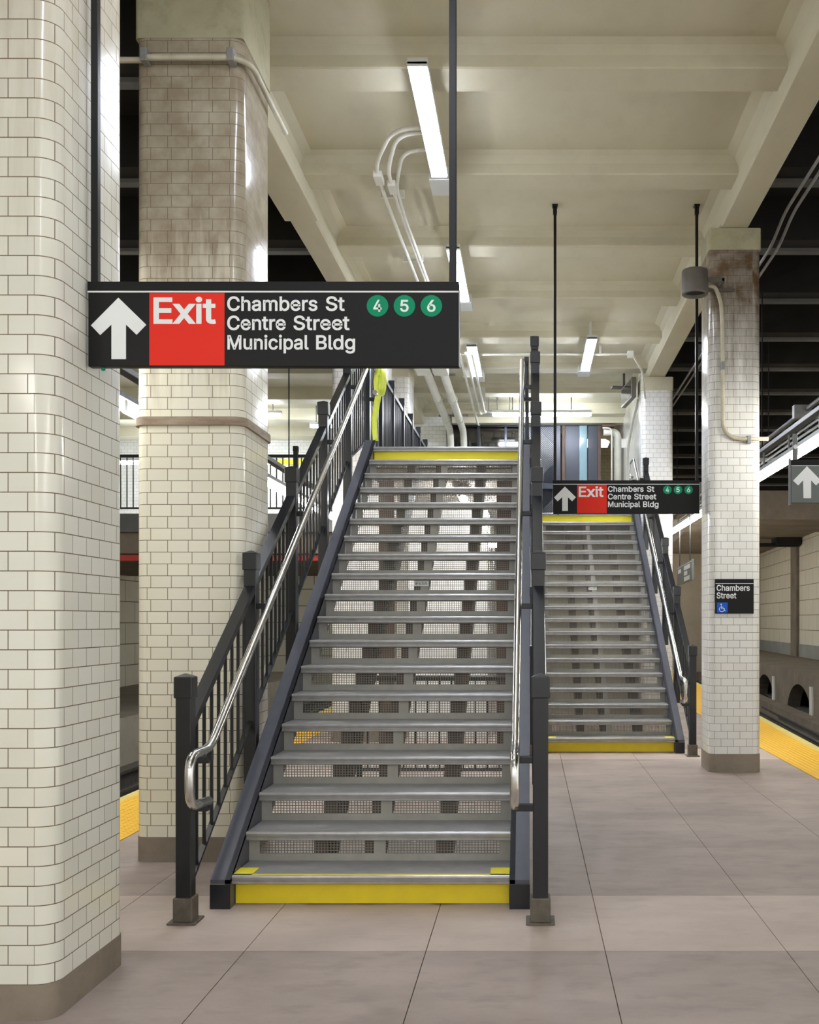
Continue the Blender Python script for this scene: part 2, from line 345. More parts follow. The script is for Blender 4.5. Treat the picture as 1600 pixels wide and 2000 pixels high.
# outlines of the letters used on the signs: advance, contours
GLYPHS = {"3":[453,[[218,-7,188,-5,159,1,133,10,108,22,88,38,70,57,57,79,48,104,44,132,109,132,112,115,118,100,126,87,137,76,150,66,165,59,182,54,200,51,219,50,239,51,258,55,275,61,291,69,304,80,315,93,323,108,328,125,329,145,328,163,323,180,316,196,306,211,292,223,275,234,254,241,229,246,201,248,157,248,157,299,288,448,288,452,70,452,70,509,372,509,372,461,211,278,211,289,247,290,279,286,308,276,333,262,354,244,371,222,383,198,391,173,393,145,390,116,383,90,370,66,354,45,333,27,309,12,281,2,251,-5]]],"4":[453,[[40,105,40,158,247,509,311,509,109,166,109,163,413,163,413,105],[282,0,282,121,282,146,282,318,343,318,343,0]]],"5":[453,[[221,-7,192,-5,165,1,140,11,118,25,99,41,83,60,71,82,63,105,60,130,122,130,125,115,130,102,138,89,148,78,160,68,173,60,188,54,204,51,221,50,241,51,259,56,276,64,291,75,304,89,314,104,322,122,326,141,328,162,326,183,321,203,314,221,303,237,290,251,275,262,257,270,238,275,218,277,201,276,184,273,167,268,152,262,139,255,128,246,67,253,96,509,366,509,366,452,151,452,134,301,136,301,148,311,162,318,178,325,194,330,212,333,229,334,252,332,274,328,294,321,313,311,330,299,345,285,358,269,370,251,379,231,386,210,390,187,391,163,388,132,381,102,369,76,352,52,332,32,309,15,282,3,253,-4]]],"6":[453,[[226,-7,196,-4,168,3,142,15,119,31,100,51,84,74,73,101,66,130,64,162,65,187,71,212,80,239,93,268,112,302,137,340,252,509,322,509,151,261,145,261,151,270,157,279,165,288,174,295,184,302,196,307,208,311,221,313,235,314,265,312,291,305,316,295,337,280,355,262,370,240,380,215,387,187,389,157,387,127,379,98,368,73,352,50,333,30,310,14,284,3,257,-4],[226,48,245,50,263,55,279,63,293,73,304,86,314,101,322,119,326,137,327,157,326,178,322,196,314,213,304,228,293,241,279,251,263,259,245,264,226,265,207,264,190,259,174,252,160,241,148,229,138,214,131,197,126,179,125,158,126,138,131,119,138,102,148,86,160,73,174,63,190,55,207,50]]],"A":[480,[[16,0,201,509,276,509,463,0,395,0,287,302,280,323,272,346,264,372,255,402,244,438,232,478,245,478,233,437,222,402,213,371,204,345,197,322,191,302,85,0],[110,142,110,199,370,199,370,142]]],"B":[456,[[60,0,60,509,241,509,274,507,304,501,329,491,350,477,367,461,381,442,390,421,396,398,398,374,397,353,393,336,387,320,378,307,368,295,356,286,343,278,329,272,315,267,315,262,331,260,347,254,363,245,378,234,391,220,402,203,411,184,416,161,418,136,416,111,410,88,400,67,386,48,368,31,344,18,317,8,284,2,247,0],[125,57,245,57,281,60,309,67,330,80,344,96,353,115,355,137,354,153,350,169,342,184,333,197,320,209,306,218,289,225,269,229,248,231,125,231],[125,285,238,285,256,287,273,290,288,296,302,304,314,314,323,326,330,340,335,355,336,372,333,393,326,412,313,429,294,442,270,449,240,452,125,452]]],"C":[510,[[267,-7,225,-3,186,7,150,25,119,49,92,79,70,115,53,157,44,203,40,254,44,305,53,352,70,393,92,429,119,459,150,484,186,501,225,512,267,516,293,514,317,511,340,504,362,496,383,485,402,471,419,456,435,438,448,418,459,397,467,373,473,348,408,348,404,365,397,380,389,395,380,407,369,418,357,428,344,437,330,444,315,449,300,453,284,455,267,456,237,453,209,445,184,432,161,414,141,391,125,364,113,332,106,295,103,254,106,213,113,177,125,145,141,117,161,94,184,76,210,63,237,56,267,53,284,54,300,56,315,60,330,65,344,72,357,81,369,90,380,102,389,114,397,128,404,144,408,160,473,160,467,135,459,112,448,91,435,71,420,53,402,38,383,24,363,13,341,5,317,-2,293,-6]]],"E":[419,[[60,0,60,509,372,509,372,452,125,452,125,286,355,286,355,229,125,229,125,57,375,57,375,0]]],"M":[628,[[60,0,60,509,152,509,277,187,280,179,284,170,287,159,291,147,295,135,299,123,303,110,307,97,311,84,315,71,319,60,322,49,307,49,311,59,314,71,318,83,322,95,326,108,330,121,334,134,338,146,342,158,346,169,349,179,352,187,476,509,568,509,568,0,504,0,504,291,504,302,504,314,504,327,505,340,505,354,505,369,505,383,506,398,506,413,506,428,507,443,507,457,513,457,508,441,503,425,498,409,492,393,487,378,482,363,477,348,472,335,467,322,463,310,459,300,456,291,342,0,286,0,170,291,167,300,163,310,159,321,155,333,150,347,145,361,140,376,134,392,129,408,124,424,118,441,112,457,119,457,119,444,120,430,120,416,120,401,121,386,121,372,121,357,121,342,122,328,122,315,122,302,122,291,122,0]]],"P":[445,[[60,0,60,509,235,509,272,506,305,499,332,487,356,471,375,452,390,430,400,404,407,377,409,348,407,318,400,291,390,265,375,243,356,223,332,207,305,195,272,188,235,186,109,186,109,242,233,242,257,244,279,248,297,256,312,266,324,279,333,294,339,310,343,328,344,348,343,367,339,385,333,402,324,416,312,428,297,439,279,446,257,451,232,452,125,452,125,0]]],"S":[447,[[224,-9,188,-7,156,-1,128,9,102,23,81,40,64,60,51,83,42,109,38,137,104,137,108,118,114,102,123,88,136,76,150,66,166,59,185,53,204,50,224,49,246,50,267,54,286,60,303,69,317,79,329,92,338,106,344,122,346,139,344,154,340,168,332,179,322,189,310,197,296,205,280,211,263,217,245,222,184,239,145,253,112,269,86,289,67,313,56,341,52,372,54,400,62,425,75,448,92,468,113,484,138,498,165,508,195,514,227,516,259,514,289,508,316,498,340,484,360,468,377,449,390,427,398,403,401,378,337,378,332,402,320,421,302,437,280,449,254,456,225,459,204,457,185,454,167,448,152,440,139,430,129,418,121,405,117,391,115,376,117,359,122,345,131,334,142,324,155,315,169,308,184,302,198,297,212,293,264,279,279,275,295,270,312,264,328,256,344,248,359,238,372,226,384,213,395,198,402,180,407,161,408,139,406,112,399,87,386,64,370,43,349,25,323,11,294,0,261,-7]]],"a":[389,[[160,-9,137,-7,115,-3,94,5,76,15,60,29,48,45,38,63,32,84,30,108,32,128,36,146,43,161,53,174,64,184,78,193,92,200,108,206,125,211,143,214,161,217,178,220,200,223,218,225,234,227,247,229,257,231,265,235,271,240,274,246,276,255,276,257,275,272,272,285,267,297,260,307,251,315,240,322,227,327,212,330,196,331,178,330,163,327,149,322,137,316,127,309,118,301,110,292,104,283,100,274,41,291,51,313,64,331,79,346,95,358,114,368,133,375,153,380,173,383,194,384,208,384,223,382,239,379,255,375,271,369,286,360,300,350,312,336,322,320,330,301,335,278,337,251,337,0,277,0,277,52,272,52,267,43,260,34,252,25,242,16,229,8,215,1,199,-4,181,-7],[170,45,192,47,211,51,228,59,242,68,254,80,263,93,270,108,274,122,276,138,276,190,272,187,267,184,259,182,251,180,241,178,231,176,221,174,210,173,200,171,191,170,182,169,175,168,161,166,147,163,134,159,122,153,112,147,103,139,97,130,93,118,92,105,93,93,96,82,102,72,109,64,119,57,130,52,142,48,156,46]]],"b":[424,[[229,-8,208,-7,189,-3,172,4,159,12,147,21,138,31,130,41,123,50,118,59,112,59,112,0,53,0,53,509,114,509,114,319,118,319,123,327,130,336,137,346,147,355,158,364,171,373,188,379,207,383,229,384,259,382,287,374,313,361,335,342,354,320,370,293,381,261,388,227,390,189,388,151,381,116,370,84,355,57,336,34,313,16,288,3,260,-6],[220,47,242,49,262,55,279,66,294,80,306,97,316,117,323,139,327,163,328,189,327,215,323,239,316,261,307,281,295,298,280,311,262,322,243,328,220,330,198,328,178,322,161,312,147,299,134,282,125,263,118,241,114,216,113,189,114,162,118,138,125,115,135,95,147,78,162,65,179,55,198,49]]],"c":[396,[[207,-8,174,-5,144,3,117,16,93,35,72,58,56,85,44,116,37,150,34,187,37,225,44,260,56,291,72,318,93,341,117,360,144,374,174,382,207,384,226,384,243,381,260,377,276,371,291,364,305,356,318,346,330,335,340,322,349,308,356,293,362,277,303,262,300,272,295,281,290,289,284,297,278,304,270,311,261,316,252,321,242,325,231,328,220,329,207,330,184,328,163,321,145,310,130,296,118,278,108,258,102,236,98,212,96,187,98,163,102,139,108,117,118,97,130,80,145,66,163,55,184,49,207,46,220,47,232,49,243,52,253,55,262,60,271,66,279,73,285,80,292,89,297,98,301,107,304,117,363,102,357,86,350,70,341,56,331,43,319,32,306,21,292,12,277,5,261,-1,244,-5,226,-7]]],"d":[424,[[195,-8,165,-6,137,3,111,16,89,34,70,57,55,84,43,116,36,151,34,189,36,227,43,261,55,293,70,320,89,342,112,361,137,374,165,382,196,384,218,383,237,379,253,373,267,364,278,355,287,346,295,336,301,327,306,319,311,319,311,509,372,509,372,0,313,0,313,59,307,59,301,50,295,41,287,31,277,21,266,12,252,4,236,-3,217,-7],[205,47,226,49,246,55,263,65,278,78,290,95,299,115,306,138,310,162,312,189,310,216,306,241,300,263,290,282,278,299,263,312,246,322,227,328,205,330,182,328,162,322,145,311,130,298,118,281,108,261,102,239,98,215,96,189,98,163,102,139,109,117,118,97,130,80,145,66,162,55,182,49]]],"e":[404,[[212,-8,177,-5,145,3,117,16,92,35,72,58,56,85,44,116,37,150,34,187,36,224,44,258,55,290,71,317,91,340,115,359,142,373,172,382,205,384,226,383,246,380,266,374,285,366,303,355,319,341,334,324,347,305,357,282,365,256,370,227,371,194,371,169,75,169,75,221,338,221,310,202,308,226,304,248,298,269,288,286,277,301,263,314,246,323,227,328,205,330,183,328,164,323,146,313,131,301,119,286,109,270,102,251,97,231,96,211,96,178,98,151,102,127,110,106,121,88,135,73,151,61,169,53,190,48,212,46,227,47,241,49,254,53,265,58,276,65,285,73,294,82,300,93,306,105,365,91,358,72,348,55,335,39,320,26,302,14,283,4,261,-3,237,-7]]],"g":[425,[[207,-151,180,-149,156,-146,134,-140,114,-132,97,-122,82,-110,70,-97,59,-84,51,-69,101,-41,107,-49,114,-57,122,-66,131,-74,142,-82,154,-88,169,-93,187,-96,207,-97,236,-95,261,-87,282,-75,298,-58,308,-34,311,-6,311,68,306,68,301,60,294,51,287,41,277,32,266,23,252,16,236,10,217,6,195,5,165,7,138,14,113,27,90,43,71,65,55,90,43,120,36,154,34,191,36,229,43,263,55,293,71,320,90,342,112,361,138,374,166,382,196,384,218,383,237,379,253,373,267,365,279,356,288,346,296,336,302,327,308,319,313,319,313,379,372,379,372,-9,370,-40,363,-67,350,-90,334,-109,314,-124,291,-136,265,-144,237,-149],[205,59,227,61,246,66,264,75,278,87,290,103,300,121,307,142,311,166,312,193,311,219,307,242,300,264,291,283,279,299,264,312,247,322,227,328,205,330,182,328,163,322,145,312,130,298,118,282,109,262,102,241,98,218,96,193,98,167,102,144,109,123,118,104,131,88,145,76,163,66,183,61]]],"h":[410,[[114,227,114,0,53,0,53,509,114,509,114,287,102,287,116,319,132,344,152,362,175,374,200,382,227,384,252,383,275,377,295,369,313,356,328,340,341,321,350,298,355,271,357,240,357,0,296,0,296,235,293,263,286,286,273,304,256,318,235,326,210,329,192,328,176,324,161,317,147,308,136,297,126,283,119,266,115,248]]],"i":[167,[[53,0,53,379,114,379,114,0],[84,443,73,444,63,448,54,455,47,463,43,472,41,483,43,494,47,504,54,512,63,518,73,522,84,524,95,522,105,518,114,512,121,504,125,494,126,483,125,472,121,463,114,455,105,448,95,444]]],"l":[189,[[139,-2,112,0,91,8,74,20,62,37,55,59,53,84,53,509,114,509,114,99,114,83,117,71,120,62,126,57,135,53,146,52,152,52,157,52,160,53,164,53,167,54,170,54,181,3,175,1,169,0,162,-1,154,-2,147,-2]]],"m":[610,[[53,0,53,379,112,379,112,295,108,295,114,314,122,331,132,346,144,358,158,368,172,376,187,382,203,385,219,386,245,383,268,375,287,361,303,342,314,320,321,295,312,295,318,312,326,329,337,343,350,356,364,366,381,375,398,381,417,385,437,386,458,385,478,380,497,372,514,361,529,346,541,328,550,307,555,283,557,255,557,0,496,0,496,254,493,279,485,298,473,313,456,323,438,329,419,330,402,329,387,326,374,320,363,312,353,302,345,290,340,277,336,263,335,247,335,0,274,0,274,260,272,280,265,297,253,311,238,322,220,328,199,330,185,329,171,326,158,320,145,312,135,302,126,289,119,274,115,257,114,238,114,0]]],"n":[410,[[114,227,114,0,53,0,53,379,112,379,112,287,102,287,116,319,132,344,152,362,175,374,200,382,227,384,252,383,275,377,295,369,313,356,328,340,341,321,350,298,355,271,357,240,357,0,296,0,296,235,293,263,286,286,273,304,256,318,235,326,210,329,192,328,176,324,161,317,147,308,136,297,126,283,119,266,115,248]]],"p":[424,[[53,-143,53,379,112,379,112,319,118,319,123,327,130,336,137,346,147,355,158,364,171,373,188,379,207,383,229,384,259,382,287,374,313,361,335,342,354,320,370,293,381,261,388,227,390,189,388,151,381,116,370,84,355,57,336,34,313,16,288,3,260,-6,229,-8,208,-7,189,-3,173,4,159,12,147,21,138,31,130,41,124,50,118,59,114,59,114,-143],[220,47,242,49,262,55,279,66,294,80,306,97,316,117,323,139,327,163,328,189,327,215,323,239,316,261,307,281,295,298,280,311,262,322,243,328,220,330,198,328,178,322,161,312,147,299,134,282,125,263,118,241,114,216,113,189,114,162,118,138,125,115,135,95,147,78,162,65,179,55,198,49]]],"r":[259,[[53,0,53,379,112,379,112,321,115,321,124,339,137,354,152,367,171,377,191,383,213,385,218,385,223,385,229,384,235,384,240,384,243,384,243,322,241,323,236,324,230,324,223,325,215,326,207,326,190,324,174,321,159,315,146,306,135,296,126,284,119,269,115,254,114,237,114,0]]],"s":[365,[[182,-8,157,-7,133,-3,112,3,93,12,76,24,62,38,50,54,41,73,36,94,94,107,101,87,111,72,124,60,141,52,160,47,181,45,206,47,227,53,244,62,258,74,265,88,268,103,266,115,262,126,254,136,243,144,229,150,212,155,149,170,118,180,92,192,72,208,58,227,50,249,47,274,49,295,55,314,65,332,79,347,95,360,115,370,137,378,161,383,187,384,212,383,234,379,254,372,271,363,286,352,299,339,309,324,318,308,324,290,268,277,262,291,254,304,243,316,228,325,210,331,187,333,166,331,147,326,131,317,119,305,111,292,109,277,110,264,115,253,124,243,136,235,152,229,172,223,229,209,261,200,287,187,306,171,320,153,328,131,331,107,329,85,323,65,312,47,298,31,281,18,260,6,236,-2,210,-7]]],"t":[227,[[204,379,204,327,6,327,6,379],[65,471,126,471,126,98,127,83,130,70,136,61,144,55,156,51,170,50,175,50,180,50,185,51,191,52,197,53,202,54,213,2,207,0,200,-2,192,-3,184,-3,176,-4,168,-4,138,-1,113,7,92,21,77,41,68,64,65,93]]],"u":[410,[[182,-5,158,-3,135,2,115,11,97,23,82,39,69,59,60,82,54,109,53,139,53,379,114,379,114,144,116,117,124,94,137,75,154,61,175,53,200,50,218,51,234,55,249,62,263,71,274,83,283,97,290,113,295,132,296,153,296,379,357,379,357,0,298,0,298,92,307,92,294,60,277,35,257,17,234,5,209,-3]]],"x":[379,[[21,0,171,218,171,171,29,379,100,379,147,306,159,287,170,270,179,253,188,237,198,221,207,206,175,206,185,221,194,237,202,253,211,270,222,287,233,306,282,379,352,379,209,169,209,214,358,0,287,0,231,85,219,103,209,120,200,136,191,152,182,167,173,182,205,182,195,167,187,152,178,136,170,120,160,103,148,85,91,0]]]}
# ------------------------------------------------------------------ large structure
PLAT_L, PLAT_R = -3.62, 3.60
CEIL, BEAM, EDGE = 5.97, 5.77, 5.63          # slab soffit, cross beam soffit, edge beam soffit
MEZZ = 3.382
def edge_r(y): return 3.585 + .052*(y - 12.54) if y > 12.54 else 3.585
# platform floor: slabs with open joints over a dark bed
xs = [PLAT_L, -2.21, -1.35, -.49, .36, 1.22, 2.10, 2.85]
ys = [-9, -3.6, 1.2, 4.81, 5.78, 11.48, 12.40, 17.2, 23.0, 30, 38, 46]
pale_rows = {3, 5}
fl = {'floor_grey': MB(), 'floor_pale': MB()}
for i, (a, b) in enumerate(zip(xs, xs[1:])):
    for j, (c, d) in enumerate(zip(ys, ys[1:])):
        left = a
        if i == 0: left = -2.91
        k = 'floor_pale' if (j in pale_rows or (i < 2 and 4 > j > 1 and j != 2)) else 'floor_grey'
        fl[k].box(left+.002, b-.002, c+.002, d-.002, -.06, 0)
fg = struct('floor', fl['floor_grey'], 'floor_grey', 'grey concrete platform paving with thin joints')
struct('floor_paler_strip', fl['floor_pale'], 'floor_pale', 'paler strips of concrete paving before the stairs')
bed = MB()
bed.prism_z([(PLAT_L,-9),(3.585,-9),(3.585,12.54),(edge_r(46),46),(PLAT_L,46)], -1.0, -.062)
struct('floor_substructure', bed, 'joint_dark', 'dark concrete body of the platform below its paving')
# tactile warning strips with their pale outer kerb
t = MB(); t.box(-3.53, -2.915, -9, 46, -.06, .004)
o = t.build('tactile_strip', 'tactile_yellow'); tag(o, 'yellow studded warning strip along the platform edge behind the tiled pillars', 'warning strip', 'yellow tactile platform edges')
k = MB().box(-3.62, -3.53, -9, 46, -.06, .004); k.build('kerb', 'pale_kerb', o)
t = MB(); t.prism_z([(2.855,-9),(3.47,-9),(3.47,12.54),(edge_r(46)-.12,46),(2.855,46)], -.06, .004)
o = t.build('tactile_strip', 'tactile_yellow'); tag(o, 'yellow studded warning strip along the platform edge beyond the pillar with the street sign', 'warning strip', 'yellow tactile platform edges')
k = MB(); k.prism_z([(3.47,-9),(3.585,-9),(3.585,12.54),(edge_r(46),46),(edge_r(46)-.12,46),(3.47,12.54)], -.06, .004); k.build('kerb', 'pale_kerb', o)

# ceiling slab, cross beams, edge beams
struct('ceiling', MB().box(-2.44, 2.27, -9, 24.5, CEIL, 6.4), 'ceiling_paint', 'cream painted concrete ceiling slab between beams')
def cross_beam(yf):
    b = MB()
    w = .35; f = .10
    b.prism_x([(yf-w-f, CEIL+.02), (yf-w-.03, CEIL-.035), (yf-w, CEIL-f), (yf-w, BEAM+.012), (yf-w+.012, BEAM), (yf-.012, BEAM), (yf, BEAM+.012),
               (yf, CEIL-f), (yf+.03, CEIL-.035), (yf+f, CEIL+.02)], -2.2, 1.99)
    return struct('ceiling_beam', b, 'ceiling_paint', 'cream painted cross beam of the platform ceiling')
YB = [8.06 + 1.832*k for k in range(-8, 8)]
for y in YB: cross_beam(y)
e = MB(); e.prism_y([(1.97,EDGE+.02),(1.99,EDGE),(2.25,EDGE),(2.27,EDGE+.02),(2.27,6.4),(1.85,6.4),(1.85,CEIL-.01),(1.93,CEIL-.05),(1.97,CEIL-.13)], -9, 24.5)
struct('ceiling_beam', e, 'ceiling_paint', 'cream painted edge beam running along the ceiling above the lamp pillar')
e = MB(); e.prism_y([(-2.16,EDGE+.02),(-2.18,EDGE),(-2.42,EDGE),(-2.44,EDGE+.02),(-2.44,6.4),(-2.04,6.4),(-2.04,CEIL-.01),(-2.12,CEIL-.05),(-2.16,CEIL-.13)], -9, 24.5)
struct('ceiling_beam', e, 'ceiling_paint', 'cream painted edge beam running along the ceiling over the large tiled pillars')
e = MB(); e.bbox(-2.47, -2.125, 5.9, 10.24, EDGE-.03, 5.79, .01)
struct('ceiling_beam_haunch', e, 'ceiling_paint', 'deeper cream lip of the edge beam by the tall pillar')

# tunnel roofs over both tracks, sooty, crossed by steel beams
for x0, x1, who in ((-12.5, -2.44, 'left'), (2.27, 14.5, 'right')):
    struct('ceiling_track_' + who, MB().box(x0, x1, -9, 60, 6.35, 6.6), 'soot', 'soot black roof above the track')
for sgn, x0, x1 in ((-1, -12.4, -2.441), (1, 2.271, 14.4)):
    for k in range(-1, 20):
        y = 8.06 + 1.832*k
        if y < 5: continue
        if sgn < 0 and y > 17: continue
        b = MB()
        b.box(x0, x1, y-.30, y-.03, 5.86, 6.36)
        struct('roof_beam', b, 'soot', 'soot black beam crossing the track roof')
        b = MB(); b.box(x0, x1, y-.06, y+.06, 5.82, 5.858)
        struct('roof_beam_flange', b, 'soot_steel', 'lower flange of a track roof beam, coloured grey as if lit from below')  # greyer than its beam: light from below is put into the colour
# track trenches
struct('ground_track_left', MB().box(-7.0, -3.63, -9, 60, -1.3, -1.12), 'track_bed', 'dark ballasted bed of the track behind the tiled pillars')
struct('ground_track_right', MB().box(3.5, 9.5, -9, 60, -1.3, -1.12), 'track_bed', 'dark ballasted bed of the track under the arched platform')
for x, lab, slope in ((-4.5,'near running rail of the track behind the tiled pillars',0), (-5.95,'far running rail of the track behind the tiled pillars',0),
               (4.35,'near running rail of the track beside the yellow strip',.06), (5.8,'far running rail of the track beside the yellow strip',.06)):
    r = MB()
    for dy in (0,):
        y0, y1 = 2, 55
        x0, x1 = x + slope*(y0-13), x + slope*(y1-13)
        r.beam((x0,y0,-.93),(x1,y1,-.93),.07,.04); r.beam((x0,y0,-1.01),(x1,y1,-1.01),.02,.12); r.beam((x0,y0,-1.085),(x1,y1,-1.085),.13,.03)
    tag(r.build('running_rail','rail_steel'), 'steel ' + lab, 'rail', 'steel running rails')
r = MB(); r.beam((-6.6,2,-.86),(-6.6,55,-.86),.26,.05); r.beam((-6.6,2,-1.0),(-6.6,55,-1.0),.08,.24)
tag(r.build('third_rail','rail_steel'), 'covered power rail along the foot of the opposite platform wall beyond the left track', 'rail')
r = MB(); r.beam((6.55-.66,2,-.80),(6.55+.06*42,55,-.80),.26,.05); r.beam((6.55-.66,2,-.97),(6.55+.06*42,55,-.97),.07,.30)
tag(r.build('third_rail','trunking'), 'covered power rail below the arches beyond the yellow strip', 'rail')
# opposite platform across the left track
struct('floor_opposite_left', MB().box(-12, -7.0, -9, 60, -1.2, -.10), 'dim_wall', 'platform across the track behind the tiled pillars')
o = clad_wall('wall_left', (-10.4, 60), (-10.4, 2), -.1, 6.4, 'wall_tile'); o['kind'] = 'structure'; o['label'] = 'pale tiled station wall across the left track'
# side platform across the right track: a deck on arches, slightly turned
def sp(y): return 6.9 + .05*(y - 24)
def sw(y): return 9.95 + .06*(y - 37)
o = clad_wall('wall_right', (sw(62), 62), (sw(8), 8), .70, 4.75, 'wall_tile'); o['kind'] = 'structure'; o['label'] = 'cream block tiled side wall across the right track'
o = clad_wall('baseboard_right', (sw(62)-.02, 62), (sw(8)-.02, 8), .25, .72, 'dado_grey'); o['kind'] = 'structure'; o['label'] = 'grey green dado along the foot of the side wall'
s = MB(); s.prism_z([(sw(8), 8),(sw(62),62),(15,62),(15,8)], 4.75, 6.4); struct('wall_right_upper', s, 'brown_concrete', 'dark brown wall above the cream tiles')
for yc in (38.0,):
    x = sw(yc); s = MB(); s.prism_z([(x-.14, yc-.55),(x+.05,yc-.55),(x+.05+.06,yc+.55),(x-.14+.066,yc+.55)], .25, 5.2)
    tag(s.build('wall_pier', 'brown_concrete'), 'brown concrete pier against the cream side wall', 'pier')
d = MB(); d.prism_z([(sp(8),8),(sp(62),62),(sw(62),62),(sw(8),8)], .02, .25)
struct('floor_opposite_right', d, 'brown_concrete', 'brown concrete deck of the disused side platform')
# arcade under the deck: piers with round heads, one mesh
def arch_face(mb, y0, y1, r0, top, bot, thick=.35):
    """wall strip y0..y1 with a round-headed opening"""
    yc = (y0+y1)/2; R = r0; spring = top - .10 - R*.62
    n = 14
    arc = [(yc - R*math.cos(PI*i/n), spring + R*.62*math.sin(PI*i/n)) for i in range(n+1)]
    for side in (0, thick):
        rows = []
        pts_o = [(y0, bot)] + [(y0, top)]
        # left strip, right strip, spandrel
        quads = [[(y0,bot),(arc[0][0],bot),arc[0],(y0,top)], [(arc[-1][0],bot),(y1,bot),(y1,top),arc[-1]]]
        for a, b in zip(arc, arc[1:]):
            quads.append([a, b, (b[0], top), (a[0], top)])
        quads.append([arc[-1], (y1, top), (arc[-1][0], top)]); quads.append([(y0,top), arc[0], (arc[0][0], top), (y0, top)])
        for q in quads:
            seen = []
            for p in q:
                if p not in seen: seen.append(p)
            if len(seen) >= 3: mb.bm.faces.new([mb.bm.verts.new((sp(p[0]) + side, p[0], p[1])) for p in seen])
    rim = [(arc[0][0], bot)] + arc + [(arc[-1][0], bot)]
    for a, b in zip(rim, rim[1:]):
        mb.bm.faces.new([mb.bm.verts.new((sp(p[0]) + sd, p[0], p[1])) for p, sd in ((a,0),(b,0),(b,thick),(a,thick))])
ar = MB(); y = 26.40 - 2.425 - 3*4.85
while y < 52:
    arch_face(ar, y, y+4.85, 1.52, .02, -1.12); y += 4.85
struct('wall_arcade', ar, 'brown_concrete', 'brown arcade of round arches carrying the side platform')
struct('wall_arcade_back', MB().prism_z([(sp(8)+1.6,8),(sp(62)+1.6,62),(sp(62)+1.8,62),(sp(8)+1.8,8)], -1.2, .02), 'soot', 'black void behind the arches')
led_ = MB(); led_.prism_z([(sp(8)-.42,8),(sp(62)-.42,62),(sp(62)-.01,62),(sp(8)-.01,8)], -1.12, -.74)
struct('ledge_arcade', led_, 'brown_concrete', 'low concrete ledge along the foot of the arcade')
for yc in (24.78, 29.63):  # flat white shapes on the arcade face beside two arches
    s = MB(); x = sp(yc)
    s.prism_x([(yc-.02,-.05),(yc+.16,-.05),(yc+.16,-.74),(yc-.06,-.74),(yc-.06,-.42)], x-.05, x-.004)
    tag(s.build('arch_white_plate','pale_plate'), 'white plate between two arches below the side platform', 'bracket', 'white plates of the arcade')
struct('wall_end', MB().box(-12, 14.5, 60, 60.3, -1.2, 6.5), 'soot', 'dark far end of the tunnel')
struct('ceiling_right_low', MB().prism_z([(sw(34)-4.5,34),(sw(60)-4.5,60),(sw(60),60),(sw(34),34)], 4.62, 4.9), 'brown_concrete', 'low concrete roof over the side platform')
s = MB(); s.bbox(9.0, 9.9, 36.9, 37.7, 4.35, 4.62, .02); s.box(7.6, 9.9, 37.1, 37.5, 4.30, 4.42)
struct('roof_bracket', s, 'soot', 'dark bracket under the low roof')

# mezzanine: bridge slab across everything from y=17, landing deck before it
struct('floor_mezzanine', MB().box(-12.3, 1.9, 17.115, 27, 3.07, MEZZ-.003), 'soot_steel', 'dark edged bridge floor at the head of the stairs')
struct('floor_mezzanine_right', MB().prism_z([(2.45,22.8),(14.4,22.8),(14.4,26),(2.45,26)], 3.85, 4.5), 'brown_concrete', 'brown concrete bridge over the right track')
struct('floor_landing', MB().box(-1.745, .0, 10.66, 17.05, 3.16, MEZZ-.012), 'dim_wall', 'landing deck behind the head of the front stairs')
# bridge ceiling left of the platform and end wall of the hall
bb = MB(); bb.box(-12.3, -2.45, 17.0, 26, 5.95, 6.3)
struct('ceiling_bridge', bb, 'ceiling_paint', 'white painted ceiling of the bridge over the left track')
for y in (17.0, 19.0, 20.9, 22.8):
    struct('ceiling_beam', MB().box(-12.3, -2.45, y, y+.4, 5.72, 5.96), 'ceiling_paint', 'white beam of the bridge ceiling over the left track')
struct('wall_hall_back', MB().box(-1.6, 2.4, 20.95, 21.2, 5.66, 6.2), 'ceiling_paint', 'white wall over the dark entrance at the head of the stairs')
o = clad_wall('wall_hall_left', (-2.6, 20.95), (-1.72, 20.95), MEZZ, 6.2, 'small_wall_tile', .2); o['kind'] = 'structure'; o['label'] = 'white tiled wall piece left of the dark entrance'
o = clad_wall('wall_hall_far', (-12, 24.6), (-2.6, 24.6), MEZZ, 6.0, 'small_wall_tile', .2); o['kind'] = 'structure'; o['label'] = 'bright white tiled wall at the far end of the bridge'
o = clad_wall('wall_hall_right', (1.95, 22.5), (1.95, 17.4), MEZZ, 6.0, 'small_wall_tile', .2); o['kind'] = 'structure'; o['label'] = 'white tiled wall behind the pillar at the head of the rear stairs'
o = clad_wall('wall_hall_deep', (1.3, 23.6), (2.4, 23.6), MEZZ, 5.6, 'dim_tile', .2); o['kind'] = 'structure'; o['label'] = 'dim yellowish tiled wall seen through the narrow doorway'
struct('wall_hall_dark', MB().box(-2.6, 1.3, 23.8, 24.0, MEZZ, 6.0), 'brown_concrete', 'dark wall deep behind the entrance')
struct('floor_bridge_bounce', MB().box(-12.2, 1.88, 17.14, 26.9, MEZZ-.003, MEZZ), 'pale_floor', 'added unseen pale layer on the bridge floor that bounces light up')  # unseen pale layer, added to bounce light onto the ceiling
struct('floor_landing_bounce', MB().box(-1.72, -.02, 10.68, 17.03, MEZZ-.012, MEZZ-.004), 'pale_floor', 'added unseen pale layer on the landing that bounces light up')  # added like the bridge layer, bounces light off the landing
struct('wall_bend', MB().box(4.0, 12.5, 46, 46.2, -1.1, 4.62), 'far_wall', 'grey brown wall where the right track bends away')
